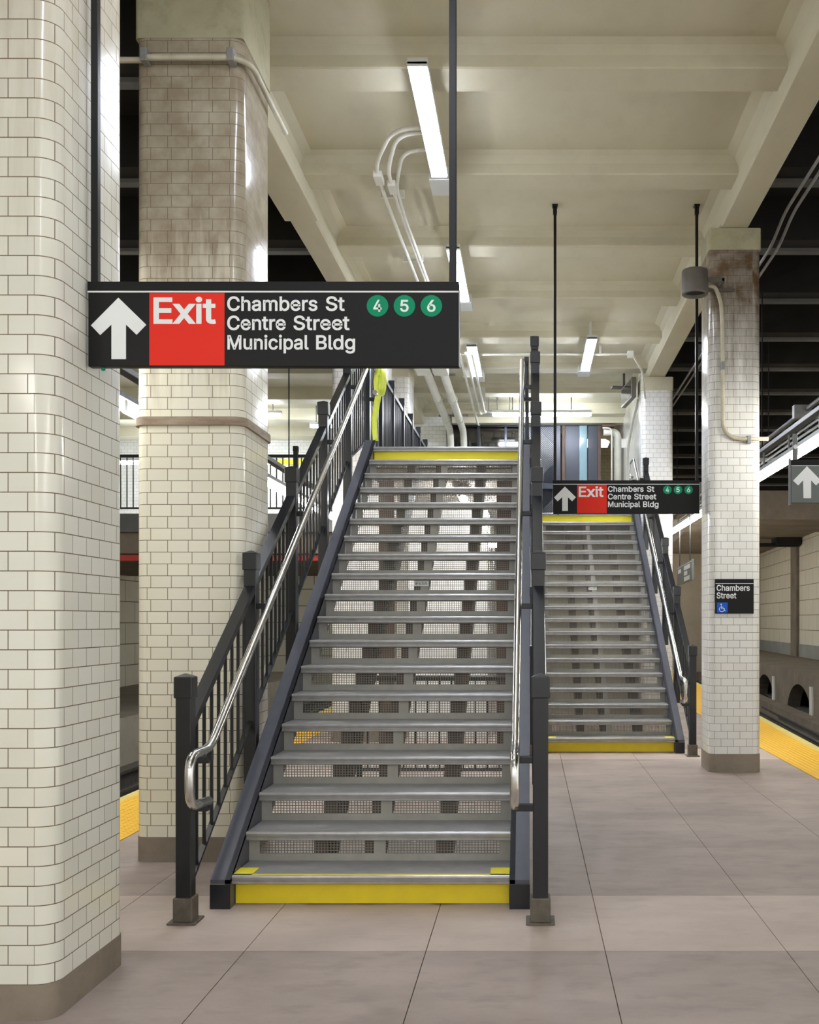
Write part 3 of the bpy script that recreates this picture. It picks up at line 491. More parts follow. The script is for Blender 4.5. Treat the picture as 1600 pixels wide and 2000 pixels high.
# rooms under the mezzanine
o = clad_wall('wall_room_front', (-1.62, 13.6), (-.56, 13.6), 0, 3.06, 'small_wall_tile', .2); o['kind'] = 'structure'; o['label'] = 'white tiled room wall seen through the open risers'
o = clad_wall('wall_room_side', (-.56, 13.62), (-.56, 17.0), 0, 3.06, 'small_wall_tile', .2); o['kind'] = 'structure'; o['label'] = 'white tiled side wall of the room below the bridge'
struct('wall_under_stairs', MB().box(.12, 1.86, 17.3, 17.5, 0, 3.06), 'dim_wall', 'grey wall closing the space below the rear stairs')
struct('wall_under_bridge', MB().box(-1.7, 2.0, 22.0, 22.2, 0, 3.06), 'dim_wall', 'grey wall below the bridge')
o = clad_wall('wall_far_left', (-9.5, 33), (-3.7, 33), -.1, 6, 'wall_tile', .2); o['kind'] = 'structure'; o['label'] = 'pale tiled wall far along the left track'

# ------------------------------------------------------------------ pillars
def rr(x0, x1, y0, y1, R, n=7):
    """plan outline of a rounded rectangle, starting where the front face meets its left corner"""
    pts = []
    for cx, cy, a0 in ((x1-R, y0+R, -90), (x1-R, y1-R, 0), (x0+R, y1-R, 90), (x0+R, y0+R, 180)):
        for i in range(n+1):
            a = math.radians(a0 + 90*i/n); pts.append((cx + R*math.cos(a), cy + R*math.sin(a)))
    return pts
def ring_mesh(name, pts, z0, z1, material, parent, u_at=0.0, v0=None, smooth=True):
    bm = bmesh.new(); uvl = bm.loops.layers.uv.new('UVMap')
    n = len(pts); us = [u_at]
    for i in range(n):
        a, b = pts[i], pts[(i+1)%n]; us.append(us[-1] + math.hypot(b[0]-a[0], b[1]-a[1]))
    lo = [bm.verts.new((x,y,z0)) for x,y in pts]; hi = [bm.verts.new((x,y,z1)) for x,y in pts]
    v0 = z0 if v0 is None else v0
    for i in range(n):
        j = (i+1)%n
        f = bm.faces.new((lo[i], lo[j], hi[j], hi[i])); f.smooth = smooth
        for lp, uv in zip(f.loops, ((us[i], z0-v0),(us[i+1], z0-v0),(us[i+1], z1-v0),(us[i], z1-v0))): lp[uvl].uv = uv
    for vs in (lo[::-1], hi):
        f = bm.faces.new(vs)
        for lp in f.loops: lp[uvl].uv = (.05,.03)
    bmesh.ops.recalc_face_normals(bm, faces=bm.faces)
    me = bpy.data.meshes.new(name); bm.to_mesh(me); bm.free(); me.materials.append(MATS[material])
    # sharp rim between the sides and the end caps
    for e in me.edges:
        za, zb = me.vertices[e.vertices[0]].co.z, me.vertices[e.vertices[1]].co.z
        if abs(za-zb) < 1e-6: e.use_edge_sharp = True
    o = bpy.data.objects.new(name, me); COL.objects.link(o)
    if parent: o.parent = parent
    return o
def pillar(x0, x1, y0, y1, label, material='pillar_tile', base=.145, top=5.36, band=None, R=.08, tophead=5.625, u_at=0.0):
    cx, cy = (x0+x1)/2, (y0+y1)/2
    t = thing('tiled_pillar', label, 'pillar', (cx, cy, 0), 'tiled pillars along the platform'); t['kind'] = 'thing'
    a, b, c, d = x0-cx, x1-cx, y0-cy, y1-cy
    pts = rr(a, b, c, d, R)
    # put a joint exactly where the front face meets the right corner (first outline point)
    ring_mesh('shaft', pts, base, top, material, t, u_at)
    ring_mesh('base', rr(a-.004, b+.004, c-.004, d+.004, R), 0, base, 'base_concrete', t)
    ring_mesh('head', rr(a-.002, b+.002, c-.002, d+.002, .03), top, tophead, 'head_concrete' if material != 'far_tile' else 'ceiling_paint', t)
    if band:
        ring_mesh('band', rr(a-.018, b+.018, c-.018, d+.018, R+.012), band[0], band[1], 'band_wood', t)
    return t
P1 = pillar(-2.56, -1.86, 3.97, 4.67, 'nearest white tiled pillar, its rounded corner behind the end of the big hanging exit sign', 'near_tile', .14, top=5.5, band=None)
P2 = pillar(-2.56, -1.86, 6.58, 7.28, 'tall tiled pillar with a brown ledge band, behind the big exit sign', 'pillar_tile', .16, 5.35, (2.835, 2.89), tophead=5.96)
pillar(-2.56, -1.86, 13.1, 13.8, 'white tiled pillar partly hidden behind the front stair railing', 'far_tile', .16, 5.35)
pillar(-2.56, -1.86, 15.7, 16.4, 'small white tiled pillar beyond the landing guard rail', 'far_tile', .16, 5.35)
P5 = pillar(1.86, 2.395, 10.47, 11.02, 'slim tiled pillar with brown sooty top carrying a street name sign and a drum lamp', 'right_tile', .19, 5.40, None, .09, 5.625)
pillar(1.86, 2.395, 16.85, 17.4, 'slim white tiled pillar beside the head of the rear stairs', 'far_tile', .19, 5.40, None, .09, 5.625)
# ------------------------------------------------------------------ stairs
RISE, RUN, NS = .178, .279, 19
HW = .757                                     # half width of a tread
def nose(y): return RISE * y / RUN            # the pitch line through the nosings
def wires(x0, x1, z0, z1, y, pitch=.0178, w=.0042):
    mb = MB()
    n = max(2, round((x1-x0)/pitch))
    for i in range(n+1):
        x = x0 + (x1-x0)*i/n; mb.box(x-w/2, x+w/2, y-w/2, y+w/2, z0, z1)
    n = max(2, round((z1-z0)/pitch))
    for i in range(n+1):
        z = z0 + (z1-z0)*i/n; mb.box(x0, x1, y+w/2-.001, y+w*1.3, z-w/2, z+w/2)
    return mb
def link_copy(o, parent, loc):
    c = o.copy(); COL.objects.link(c); c.parent = parent; c.location = loc; return c
def staircase(root_loc, label, plate, proto=None):
    """plate = (riser number, text) for the small number plate"""
    t = thing('staircase', label, 'staircase', root_loc, 'metal staircases up to the bridge')
    for s in (-1, 1):                         # channel stringers with a wide cap
        xi, xo = s*(HW+.002), s*(HW+.111)
        y0, y1 = .26, 5.46
        top = lambda y: nose(y) - .008
        mb = MB()
        web = [(y0,0),(y0,top(y0)),(y1,top(y1)),(y1,top(y1)-.36),(y0+.30,0)]
        a, b = sorted((xi, xi + s*.03)); mb.prism_x(web, a, b)
        a, b = sorted((xi, xo))
        mb.prism_x([(y0,top(y0)),(y0,top(y0)-.022),(y1,top(y1)-.022),(y1,top(y1))], a, b)
        mb.prism_x([(y0+.30,0),(y0+.34,0),(y1,top(y1)-.338),(y1,top(y1)-.36)], a, b)
        so = mb.build('stringer', 'stringer_sheen_paint', t)
        MB().prism_x([(y0-.006,0),(y0-.006,top(y0)-.024),(y0-.0005,top(y0)-.024),(y0-.0005,0)], a-.001, b+.001).build('end_plate', 'rail_paint', so)
    for x in (-.34, -.045, .368):             # rusty inner carriages
        mb = MB(); st = []
        for k in range(2, NS+1): st += [(k*RUN+.072, (k-1)*RISE-.036), (k*RUN+.072, k*RISE-.036)]
        mb.prism_x([(RUN+.09, .01), (RUN+.09, RISE-.036)] + st + [(NS*RUN+.16, NS*RISE-.036), (NS*RUN+.16, NS*RISE-.34), (.72, .01)], x-.042, x+.042)
        mb.build('carriage', 'rust_steel', t)
    tr = MB(); tr.bbox(-HW, HW, .03, RUN+.075, -.034, 0, .003)
    tread0 = tr.build('tread', 'tread_metal', t, (0, RUN, RISE))
    ns = MB()
    prof = [(.04,0),(.012,0),(.003,-.004),(0,-.012),(.003,-.024),(.010,-.028),(.010,-.032),(.005,-.036),(.006,-.048),(.012,-.052),(.04,-.052)]
    ns.prism_x(prof[::-1], -HW-.0005, HW+.0005)
    nosing0 = ns.build('nosing', 'nosing_metal', tread0)
    for k in range(2, NS+1):
        c = link_copy(tread0, t, (0, k*RUN, k*RISE)); link_copy(nosing0, c, (0,0,0))
    mk = MB()                                 # yellow corner marks on the lowest tread
    for s in (-1, 1):
        a, b = sorted((s*HW, s*(HW-.105))); mk.box(a, b, .012, .17, -.002, .0012)
    mk.box(-HW, HW, .012, .03, -.002, .0012)
    mk.build('yellow_marking', 'yellow_bright', tread0)
    SB = .062                                 # riser set back behind the nosing
    fr = MB()
    fr.box(-HW, HW, 0, .006, -.178, -.137); fr.box(-HW, HW, 0, .006, -.056, -.03)
    for a, b in ((-HW,-.695),(-.033,.033),(.695,HW)): fr.box(a, b, 0, .006, -.1375, -.0555)
    riser0 = fr.build('riser', 'riser_paint', t, (0, 2*RUN+SB, 2*RISE))
    ml = wires(-.695, -.033, -.137, -.056, .003).build('mesh_panel', 'mesh_wire', riser0)
    mr = wires(.033, .695, -.137, -.056, .003).build('mesh_panel', 'mesh_wire', riser0)
    rs = {2: riser0}
    for k in range(3, NS):
        c = link_copy(riser0, t, (0, k*RUN+SB, k*RISE)); link_copy(ml, c, (0,0,0)); link_copy(mr, c, (0,0,0)); rs[k] = c
    o = MB().box(-HW+.004, HW-.004, 0, .012, -.170, -.046).build('riser', 'yellow_paint', t, (0, RUN+SB, RISE)); o['label'] = 'solid yellow painted bottom riser'
    o = MB().box(-HW+.004, HW-.004, 0, .012, -.178, -.046).build('riser', 'yellow_bright', t, (0, NS*RUN+.04, NS*RISE)); o['label'] = 'solid yellow painted top riser'
    k, text = plate
    r = rs[k]
    MB().box(-.085, .035, -.012, -.002, -.104, -.060).build('number_plate', 'pale_plate', r)
    lettering('lettering', text, -.072, -.094, .024, .094, -.0135, 'sign_black', r, .0)
    return t
def railing(root_loc, side, label, group, last=6):
    t = thing('stair_railing', label, 'railing', root_loc, group)
    x = side*.924
    py = [.03, 1.28, 2.40, 3.57, 4.74, 5.90][:last]
    tops = [nose(y)+1.19 if i else 1.28 for i, y in enumerate(py)]; tops[5:] = [4.69] * (last-5)
    for i, (y, z) in enumerate(zip(py, tops)):
        zb = 0 if i == 0 else (nose(y)-.30 if i < 5 else MEZZ)
        p = MB().bbox(x-.040, x+.040, y-.040, y+.040, zb + (.10 if i == 0 else 0), z-.10, .004).build('post', 'rail_paint', t)
        MB().bbox(x-.048, x+.048, y-.048, y+.048, z-.115, z-.004, .006).hull([(x-.044,y-.044,z-.004),(x+.044,y-.044,z-.004),(x+.044,y+.044,z-.004),(x-.044,y+.044,z-.004),
            (x-.006,y-.006,z+.012),(x+.006,y-.006,z+.012),(x+.006,y+.006,z+.012),(x-.006,y+.006,z+.012)]).build('post_cap', 'rail_paint', p)
        if i == 0:
            MB().bbox(x-.052, x+.052, y-.052, y+.052, .0, .135, .008).bbox(x-.075, x+.075, y-.075, y+.075, 0, .012, .004).build('post_shoe', 'shoe_metal', p)
    bal = None
    for i in range(last-1):
        ya, yb = py[i]+.04, py[i+1]-.04
        ta = nose(ya)+1.0 if i < 4 else nose(ya)+1.0; tb = nose(yb)+1.0 if i < 4 else 4.55
        mb = MB(); mb.bar_v((x, ya, ta-.025), (x, yb, tb-.025), .066, .05)
        mb.build('top_rail', 'rail_paint', t)
        ba = nose(ya)+.125; bb_ = nose(yb)+.125 if i < 4 else MEZZ+.15
        MB().bar_v((x, ya, ba), (x, yb, bb_), .03, .022).build('bottom_rail', 'rail_paint', t)
        n = 9
        for j in range(1, n):
            f = j/n; y = ya + (yb-ya)*f; z0 = ba + (bb_-ba)*f; z1 = ta-.03 + (tb-ta)*f
            if bal is None:
                bal = MB().box(-.008, .008, -.008, .008, 0, 1).build('baluster', 'rail_paint', t); b = bal
            else:
                b = bal.copy(); COL.objects.link(b); b.parent = t
            b.location = (x, y, z0); b.scale = (1, 1, z1-z0)
    return t
def handrail(root_loc, side, label, group):
    t = thing('handrail', label, 'handrail', root_loc, group)
    x = side*.794
    z = lambda y: nose(y) + .90
    pts = fillet([(x,.0,.635),(x,-.30,.655),(x,-.30,.905),(x,.02,.905),(x,5.32,z(5.32)),(x,5.92,z(5.32)+.01),(x,5.92,z(5.32)-.27),(x,5.62,z(5.32)-.27)], .10, 7)
    MB().tube(pts, .0235, 16).build('tube', 'stainless', t)
    for y, zz in ((.02,.845),(.0,.60),(1.28,None),(2.40,None),(3.57,None),(4.74,None),(5.88,4.0)):
        zz = z(y)-.055 if zz is None else zz
        xa, xb = sorted((x, side*.886))
        mb = MB().bbox(xa, xb, y-.022, y+.022, zz-.018, zz+.018, .004)
        mb.box(x-.014, x+.014, y-.016, y+.016, zz, zz+.045)
        mb.build('bracket', 'rail_paint', t)
    return t
# lettering from outlines ------------------------------------------------
GL = {k: v for k, v in GLYPHS.items()}
XH = max(GL['u'][1][0][1::2])
GL['x'] = (379, [[8,0, 92,0, 371,XH, 287,XH], [287,0, 371,0, 92,XH, 8,XH]])
CAPH = max(max(l[1::2]) for l in GL['E'][1])
def lettering(name, text, x, z, cap, width, y, material, parent, bold=.030, space=.52):
    """text standing in an XZ plane facing -Y: left end x, baseline z, cap height, drawn to the given width"""
    k = cap/CAPH; pen = 0; total = []; shapes = []
    area = lambda l: sum(l[2*i]*l[(2*i+3) % len(l)] - l[(2*i+2) % len(l)]*l[2*i+1] for i in range(len(l)//2))
    for ch in text:
        if ch == ' ': pen += space*cap/k; continue
        adv, loops = GL[ch]
        xmin = min(min(l[0::2]) for l in loops)
        big = max(loops, key=lambda l: abs(area(l))); sg = area(big) > 0
        solid = [l for l in loops if (area(l) > 0) == sg]; holes = [l for l in loops if (area(l) > 0) != sg]
        for l in solid:
            inside = [h for h in holes if min(h[0::2]) >= min(l[0::2]) and max(h[0::2]) <= max(l[0::2]) and min(h[1::2]) >= min(l[1::2]) and max(h[1::2]) <= max(l[1::2])]
            shapes.append((pen, [l] + inside))
        pen += adv
    bm_all = bmesh.new()
    for pen, loops in shapes:
        c = bpy.data.curves.new(name, 'CURVE'); c.dimensions = '2D'; c.fill_mode = 'BOTH'
        for l in loops:
            sp = c.splines.new('POLY'); n = len(l)//2; sp.points.add(n-1); sp.use_cyclic_u = True
            for i in range(n): sp.points[i].co = ((l[2*i]+pen)*k, l[2*i+1]*k, 0, 1); total.append((l[2*i]+pen)*k)
        c.offset = bold*cap; c.extrude = .0006
        o = bpy.data.objects.new('tmp', c); COL.objects.link(o)
        bpy.context.view_layer.update()
        me = bpy.data.meshes.new_from_object(o.evaluated_get(bpy.context.evaluated_depsgraph_get()))
        for v in me.vertices: v.co.z += .00012*(len(bm_all.faces) % 5)
        bm_all.from_mesh(me)
        bpy.data.objects.remove(o); bpy.data.curves.remove(c); bpy.data.meshes.remove(me)
    me = bpy.data.meshes.new(name); bm_all.to_mesh(me); bm_all.free()
    lo, hi = min(total), max(total); sx = width/(hi-lo) if width else 1
    for v in me.vertices:
        px, py, pz = v.co; v.co = (x + (px-lo)*sx, y - pz, z + py)
    me.name = name; me.materials.clear(); me.materials.append(MATS[material])
    o = bpy.data.objects.new(name, me); COL.objects.link(o); o.parent = parent
    return o

SHIFT = Vector((1.836, 6.48, 0))
A = Vector((-.866, 5.25, 0)); B = A + SHIFT
staircase(A, 'front grey metal staircase with yellow bottom and top risers, rising beside the tall pillar', (11, 'P43A'))
staircase(B, 'rear grey metal staircase with yellow risers, behind the smaller exit sign', (12, 'P43B'))
G1, G2 = 'dark stair railings', 'stainless handrails'
railing(A, -1, 'dark baluster railing on the tall pillar side of the front staircase', G1)
railing(A, 1, 'dark baluster railing on the open floor side of the front staircase', G1)
railing(B, -1, 'dark baluster railing of the rear staircase on the side next to the landing', G1)
railing(B, 1, 'dark baluster railing of the rear staircase next to the slim pillar', G1, 5)
handrail(A, -1, 'stainless handrail with looped end on the tall pillar side of the front staircase', G2)
handrail(A, 1, 'stainless handrail running straight up the open floor side of the front staircase', G2)
handrail(B, -1, 'stainless handrail of the rear staircase hidden behind the front railing posts', G2)
handrail(B, 1, 'stainless handrail of the rear staircase next to the slim pillar with the street sign', G2)

def guard(name, label, x, y0, y1, z0, ztop, posts, pitch=.115, pw=.05, axis='y'):
    """level guard rail along Y (or X when axis is x: x is then the depth)"""
    t = thing(name, label, 'railing')
    P = (lambda a, b, z: (x, a, z)) if axis == 'y' else (lambda a, b, z: (a, x, z))
    def bx(a0, a1, w, za, zb, nm, mt='rail_paint', par=t):
        m = MB()
        (m.bbox(x-w/2, x+w/2, a0, a1, za, zb, .003) if axis == 'y' else m.bbox(a0, a1, x-w/2, x+w/2, za, zb, .003))
        return m.build(nm, mt, par)
    for p in posts:
        po = bx(p-pw/2, p+pw/2, pw, z0, ztop+.05, 'post')
        bx(p-pw/2-.006, p+pw/2+.006, pw+.012, ztop+.05, ztop+.14, 'post_cap', par=po)
    bx(y0, y1, .05, ztop-.05, ztop, 'top_rail'); bx(y0, y1, .03, z0+.08, z0+.11, 'bottom_rail')
    n = int((y1-y0)/pitch)
    b0 = None
    for i in range(1, n):
        a = y0 + (y1-y0)*i/n
        if min(abs(a-p) for p in posts) < .05: continue
        if b0 is None:
            b0 = MB().box(-.008, .008, -.008, .008, z0+.10, ztop-.04).build('baluster', 'rail_paint', t); b = b0
        else:
            b = b0.copy(); COL.objects.link(b); b.parent = t
        b.location = P(a, 0, 0)
    return t
guard('guard_rail', 'dark guard rail along the landing above the front staircase, seen as a falling wedge', -1.79, 11.2, 18.6, MEZZ-.01, 4.55, [12.15, 13.2, 14.25, 15.3, 16.35, 17.45, 18.5], .11, .07)
guard('guard_rail', 'dark guard rail on the stair side of the landing behind the row of front posts', -.03, 11.25, 16.9, MEZZ-.012, 4.50, [12.5, 14.2, 15.9], .12, .04)
guard('bridge_railing', 'dark railing on the bridge, seen between the tall pillar and the front staircase', 17.15, -8.6, -1.85, MEZZ-.003, 4.38, [-8.4, -6.2, -3.95, -1.9], .105, .075, 'x')
guard('barrier_railing', 'low dark barrier railing standing on the floor beneath the front staircase', 10.05, -1.72, -.06, 0.0, 1.02, [-1.68, -.10], .112, .05, 'x')

# ------------------------------------------------------------------ hanging exit signs
def exit_sign(x0, y, z0, zceil, label):
    """left end x0, face at depth y, underside z0"""
    S = 1.55/723                              # metres per measured unit of the front sign
    W_, H_ = 1.55, .352
    t = thing('exit_sign', label, 'sign', (x0, y, z0), 'hanging exit signs')
    X = lambda u: (u-172)*S
    Z = lambda v: (716-v)*S
    MB().bbox(0, W_, 0, .04, 0, H_-.004, .003).build('sign_panel', 'sign_black', t)
    MB().bbox(-.002, W_+.002, -.004, .044, Z(570)+.002, H_+.002, .002).build('header_bar', 'sign_black', t)
    MB().box(0, W_, -.003, .001, Z(572), Z(569)).build('white_line', 'sign_white', t)
    e = MB().box(W_+.001, W_+.005, .0, .04, 0, H_-.03).build('end_trim', 'sign_edge', t)
    MB().box(X(292), X(438.5), -.0015, .001, .004, Z(573)).build('red_panel', 'sign_red', t)
    a = [(231.5,582),(178,636),(196,655),(218,634.5),(218,702),(246.3,702),(246.3,634.5),(267,654.5),(286,635)]
    MB().prism_y([(X(u), Z(v)) for u, v in a], -.002, .0005).build('arrow', 'sign_white', t)
    lettering('exit_lettering', 'Exit', X(302), Z(631.5), 48*S, (420-302)*S, -.002, 'sign_white', t, .035)
    for s, b, u0, u1 in (('Chambers', 607, 444.5, 619), ('St', 607, 637, 672), ('Centre', 644.5, 444.5, 557), ('Street', 644.5, 574, 681.5),
                         ('Municipal', 682.5, 445, 602), ('Bldg', 682.5, 618, 692.5)):
        lettering('destination_lettering', s, X(u0), Z(b), 26.5*S, (u1-u0)*S, -.001, 'sign_white', t)
    for d, u in (('4', 737), ('5', 789.5), ('6', 842)):
        c = MB().disc_y(X(u), Z(598), 21*S, -.0015, .001).build('route_disc', 'sign_green', t)
        w = 15*S
        lettering('digit', d, X(u)-w/2, Z(598)-11*S, 22*S, w, -.002, 'sign_white', c)
    h = zceil - z0
    for u in (183, 883.5):
        p = MB().bbox(X(u)-.015, X(u)+.015, .005, .035, H_-.01, h-.01, .002).build('hanger_pole', 'pole_paint', t)
        MB().bbox(X(u)-.03, X(u)+.03, -.02, .06, h-.02, h+.004, .003).bbox(X(u)-.021, X(u)+.021, 0, .04, h-.10, h-.018, .002).build('ceiling_plate', 'pole_paint', p)
    MB().lathe((X(198), .02, 0), [(.008,-.012),(.008,.004)], 12).build('bolt', 'sign_green', t)
    return t
exit_sign(-1.846, 4.24, 2.630, BEAM, 'big black hanging exit sign close in front of the tall tiled pillar')
exit_sign(.249, 10.72, 2.700, CEIL, 'smaller looking black hanging exit sign over the rear staircase, beside the slim pillar')

# street name sign on the slim pillar
t = thing('street_sign', 'square black street name sign with a blue wheelchair symbol on the slim pillar', 'sign', (1.916, 10.458, 1.642))
W_, H_ = .398, .356
MB().bbox(0, W_, -.012, .010, 0, H_, .003).build('sign_panel', 'sign_black', t)
MB().box(.004, W_-.004, -.014, -.011, H_-.048, H_-.044).build('white_line', 'sign_white', t)
lettering('name_lettering', 'Chambers', .016, .236, .058, .338, -.0135, 'sign_white', t)
lettering('name_lettering', 'Street', .016, .158, .058, .200, -.0135, 'sign_white', t)
sq = MB().box(.018, .128, -.0135, -.011, .010, .114).build('symbol_panel', 'sign_blue', t)
mb = MB(); cx, cz = .068, .045
mb.tube([(cx + .026*math.cos(a), -.015, cz + .026*math.sin(a)) for a in [math.radians(d) for d in range(130, 386, 15)]], .0035, 6)
mb.tube([(cx-.006,-.015,cz+.036),(cx-.004,-.015,cz+.008),(cx+.020,-.015,cz+.008),(cx+.030,-.015,cz-.016),(cx+.038,-.015,cz-.013)], .0042, 6)
mb.tube([(cx-.005,-.015,cz+.022),(cx+.016,-.015,cz+.022)], .0035, 6)
mb.disc_y(cx-.007, cz+.049, .0075, -.018, -.012, 16)
mb.build('wheelchair_symbol', 'sign_white', sq)

# grey arrow sign at the platform edge
t = thing('arrow_sign', 'grey sign with a white arrow hanging above the yellow platform edge', 'sign', (2.338, 9.05, 2.621))
MB().bbox(0, .75, 0, .05, 0, .33, .004).build('sign_panel', 'sign_grey', t)
MB().bbox(-.003, .753, -.003, .053, .33, .385, .003).build('header_bar', 'sign_black', t)
MB().box(0, .75, -.005, .0, .328, .333).build('white_line', 'sign_white', t)
MB().prism_y([((u-1165)*.000571, (1455-v)*.000571) for u, v in ((1412,885),(1195,1110),(1275,1185),(1352,1105),(1357,1385),(1477,1385),(1477,1105),(1553,1185),(1633,1110))], -.003, .001).build('arrow', 'sign_white', t)
MB().bbox(-.012, -.002, -.002, .054, -.02, .40, .002).build('end_plate', 'trunking', t)
MB().bbox(.02, .06, .01, .035, .38, .62, .003).build('hanger', 'sign_grey', t)
MB().disc_y(.04, .50, .020, -.002, .012, 20).build('bolt', 'stainless', t)
# small angled sign further along
t = thing('track_sign', 'small slanting sign with white text hung on two rods beyond the rear staircase', 'sign', (2.89, 18.8, 2.27), rz=-1.628)
MB().bbox(-1.40, 1.40, -.02, .02, 0, .36, .004).build('sign_panel', 'sign_grey', t)
MB().box(-1.40, 1.40, -.023, -.019, .325, .333).build('white_line', 'sign_white', t)
for k, (a, b, z) in enumerate(((-1.2,-.60,.22),(.0,1.1,.23),(.02,.62,.13),(.02,1.04,.03))):
    MB().box(a, b, -.023, -.019, z, z+.075).build('text_band', 'sign_white', t)
for x in (-1.1, .9): MB().tube([(x,0,.35),(x,0,1.19)], .012, 8).build('rod', 'trunking', t)
# oblique screen at the head of the rear stairs
t = thing('wall_screen', 'dark screen hung at an angle above the head of the rear stairs', 'screen', (1.705, 17.42, 5.485), rz=-1.465)
MB().bbox(-.45, .45, -.04, .04, -.17, .17, .008).build('screen_body', 'lamp_grey', t)
MB().box(-.42, .40, -.043, -.039, -.14, .14).build('screen_face', 'dark_glass', t)
MB().bbox(-.50, -.30, -.22, .03, .17, .19, .004).bbox(-.42,-.38,-.02,.02,.15,.485,.004).build('bracket', 'lamp_grey', t)
# ------------------------------------------------------------------ lamps
def led(x, y0, y1, z, label, box_far=True):
    t = thing('ceiling_light', label, 'light', (x, (y0+y1)/2, z), 'long LED ceiling lights')
    h = (y1-y0)/2; w = .075
    MB().bbox(-w, w, -h, h, .008, .060, .004).build('housing', 'fixture_white', t)
    for s in (-1, 1): MB().bbox(-w, w, s*h-.03 if s > 0 else -h, h if s > 0 else -h+.03, -.004, .03, .003).build('end_cap', 'fixture_white', t)
    MB().bbox(-w+.008, w-.008, -h+.03, h-.03, -.014, .020, .005).build('lens', 'led_lens', t)
    for yy in (-h*.55, h*.55):
        if BEAM - z > .1: MB().box(-.02, .02, yy-.01, yy+.01, .055, CEIL - z + .0).build('hanger', 'fixture_white', t)
    if box_far:
        MB().bbox(-.105, .095, h+.05, h+.40, .0, .12, .006).box(-.02, .02, h-.005, h+.065, .02, .05).build('driver_box', 'fixture_white', t)
    return t
ZL = 5.60
led(-.815, 7.36, 9.22, ZL, 'nearest long LED ceiling light in view, above the front staircase')
led(-.83, 11.0, 12.80, ZL, 'second LED ceiling light along the row, half behind the sign pole')
led(-.85, 14.9, 16.7, ZL, 'third and smallest LED ceiling light of the row above the landing')
led(.90, 14.5, 16.35, ZL, 'LED ceiling light above the rear staircase')
for y in (3.70, .04, -3.62): led(-.83, y, y+1.84, ZL, 'LED ceiling light overhead behind the viewpoint')
def tube_row(x, z, y0, y1, who, trunk_dz, n_len=1.25, gap=.10):
    t = thing('tube_light_row', 'row of bright tube lights hung over the ' + who, 'light', (x, y0, z), 'platform edge tube lights')
    L = y1-y0
    MB().bbox(-.06, .06, 0, L, .055, .10, .004).build('housing', 'trunking', t)
    MB().bbox(-.045, .045, 0, L, trunk_dz, trunk_dz+.05, .004).build('trunking', 'trunking', t)
    y = 0
    while y < L - .3:
        MB().tube([(0,y+gap/2,0),(0,y+n_len-gap/2,0)], .036, 10).build('tube', 'tube_glow', t)
        MB().box(-.03,.03,y-.03,y+.03,-.02,.06).build('lamp_holder', 'fixture_white', t)
        MB().box(-.01,.01,y+.5,y+.52,.09,trunk_dz+.02).build('hanger', 'trunking', t)
        MB().box(-.007,.007,y+.6,y+.614,trunk_dz+.05,5.84-z).build('drop_rod', 'soot', t) if int(y/n_len) % 3 == 0 else None
        y += n_len
    return t
tube_row(3.0, 3.42, 8.7, 45, 'yellow strip beyond the slim pillar', .30)
tube_row(3.0, 3.42, -8.0, 0, 'right platform edge behind the viewpoint', .30)
tube_row(-3.25, 3.27, -8.0, 0, 'left platform edge behind the viewpoint', .28)
tube_row(-3.25, 3.27, 5.6, 16.9, 'yellow strip behind the tall tiled pillar', .28)
# cable tray beside the right hand tubes
t = thing('cable_tray', 'bundle of steel conduits on brackets above the tube lights by the grey arrow sign', 'conduit', (3.35, 8.0, 4.12))
for dx, dz, r in ((0,0,.030),(.10,-.02,.022),(.18,-.03,.022),(.27,-.03,.016),(-.09,-.20,.020),(-.02,-.30,.016)):
    MB().tube([(dx,0,dz),(dx,14.4,dz)], r, 10).build('conduit', 'trunking', t)
for y in (1.2, 4.2, 7.5, 11): MB().bbox(-.16, .40, y, y+.10, -.11, -.055, .004).bbox(-.16,.05,y,y+.10,-.06,.05,.004).build('bracket', 'conduit_grey', t)
for y in (1.22, 4.22, 7.52, 11.02): MB().box(.31, .324, y, y+.014, -.06, 1.74).build('drop_rod', 'soot', t)
# under the bridge
def batten(name, mat_, label, p, q, r, cat='light', rods=None, group=None):
    t = thing(name, label, cat, ((p[0]+q[0])/2, (p[1]+q[1])/2, p[2]), group)
    dx, dy = (q[0]-p[0])/2, (q[1]-p[1])/2
    MB().tube([(-dx,-dy,0),(dx,dy,0)], r, 10).build('tube', mat_, t)
    d = Vector((dx,dy,0)).normalized()*.04
    MB().beam((-dx-d.x,-dy-d.y,r+.03),(dx+d.x,dy+d.y,r+.03),.09,.05).build('housing', 'fixture_white', t)
    for s in (-1, 1): MB().beam((s*(dx+d.x*.5),s*(dy+d.y*.5),-.03),(s*(dx+d.x*.5),s*(dy+d.y*.5),r+.03),.05,.03,up=(d.y,d.x,0)).build('lamp_holder','fixture_white',t)
    if rods:
        for s in (-.62, .62): MB().tube([(s*dx,s*dy,r+.05),(s*dx,s*dy,rods)], .010, 8).build('rod', 'conduit_grey', t)
    return t
U = 'batten lights below the landing'
batten('batten_light', 'beneath_glow', 'added batten light under the landing deck, behind the open risers', (-.80,11.6,3.02),(-.80,12.8,3.02), .03, rods=.14, group=U)  # added lamp that brightens the space behind the open risers
batten('batten_light', 'beneath_glow', 'batten light across the room front, seen through the upper risers of the front staircase', (-.30,16.0,2.76),(-.95+.35,16.0,2.76), .03, rods=.31, group=U)
batten('batten_light', 'beneath_glow', 'added batten light under the landing deck beside the rear staircase', (-.30,13.0,3.02),(-.30,14.4,3.02), .03, rods=.14, group=U)  # added lamp, brightens the area below the landing
batten('batten_light', 'beneath_glow', 'added batten light under the bridge behind the white pillar', (-2.2,18.0,2.95),(-2.2,19.4,2.95), .03, rods=.12, group=U)  # added lamp, brightens the area below the bridge
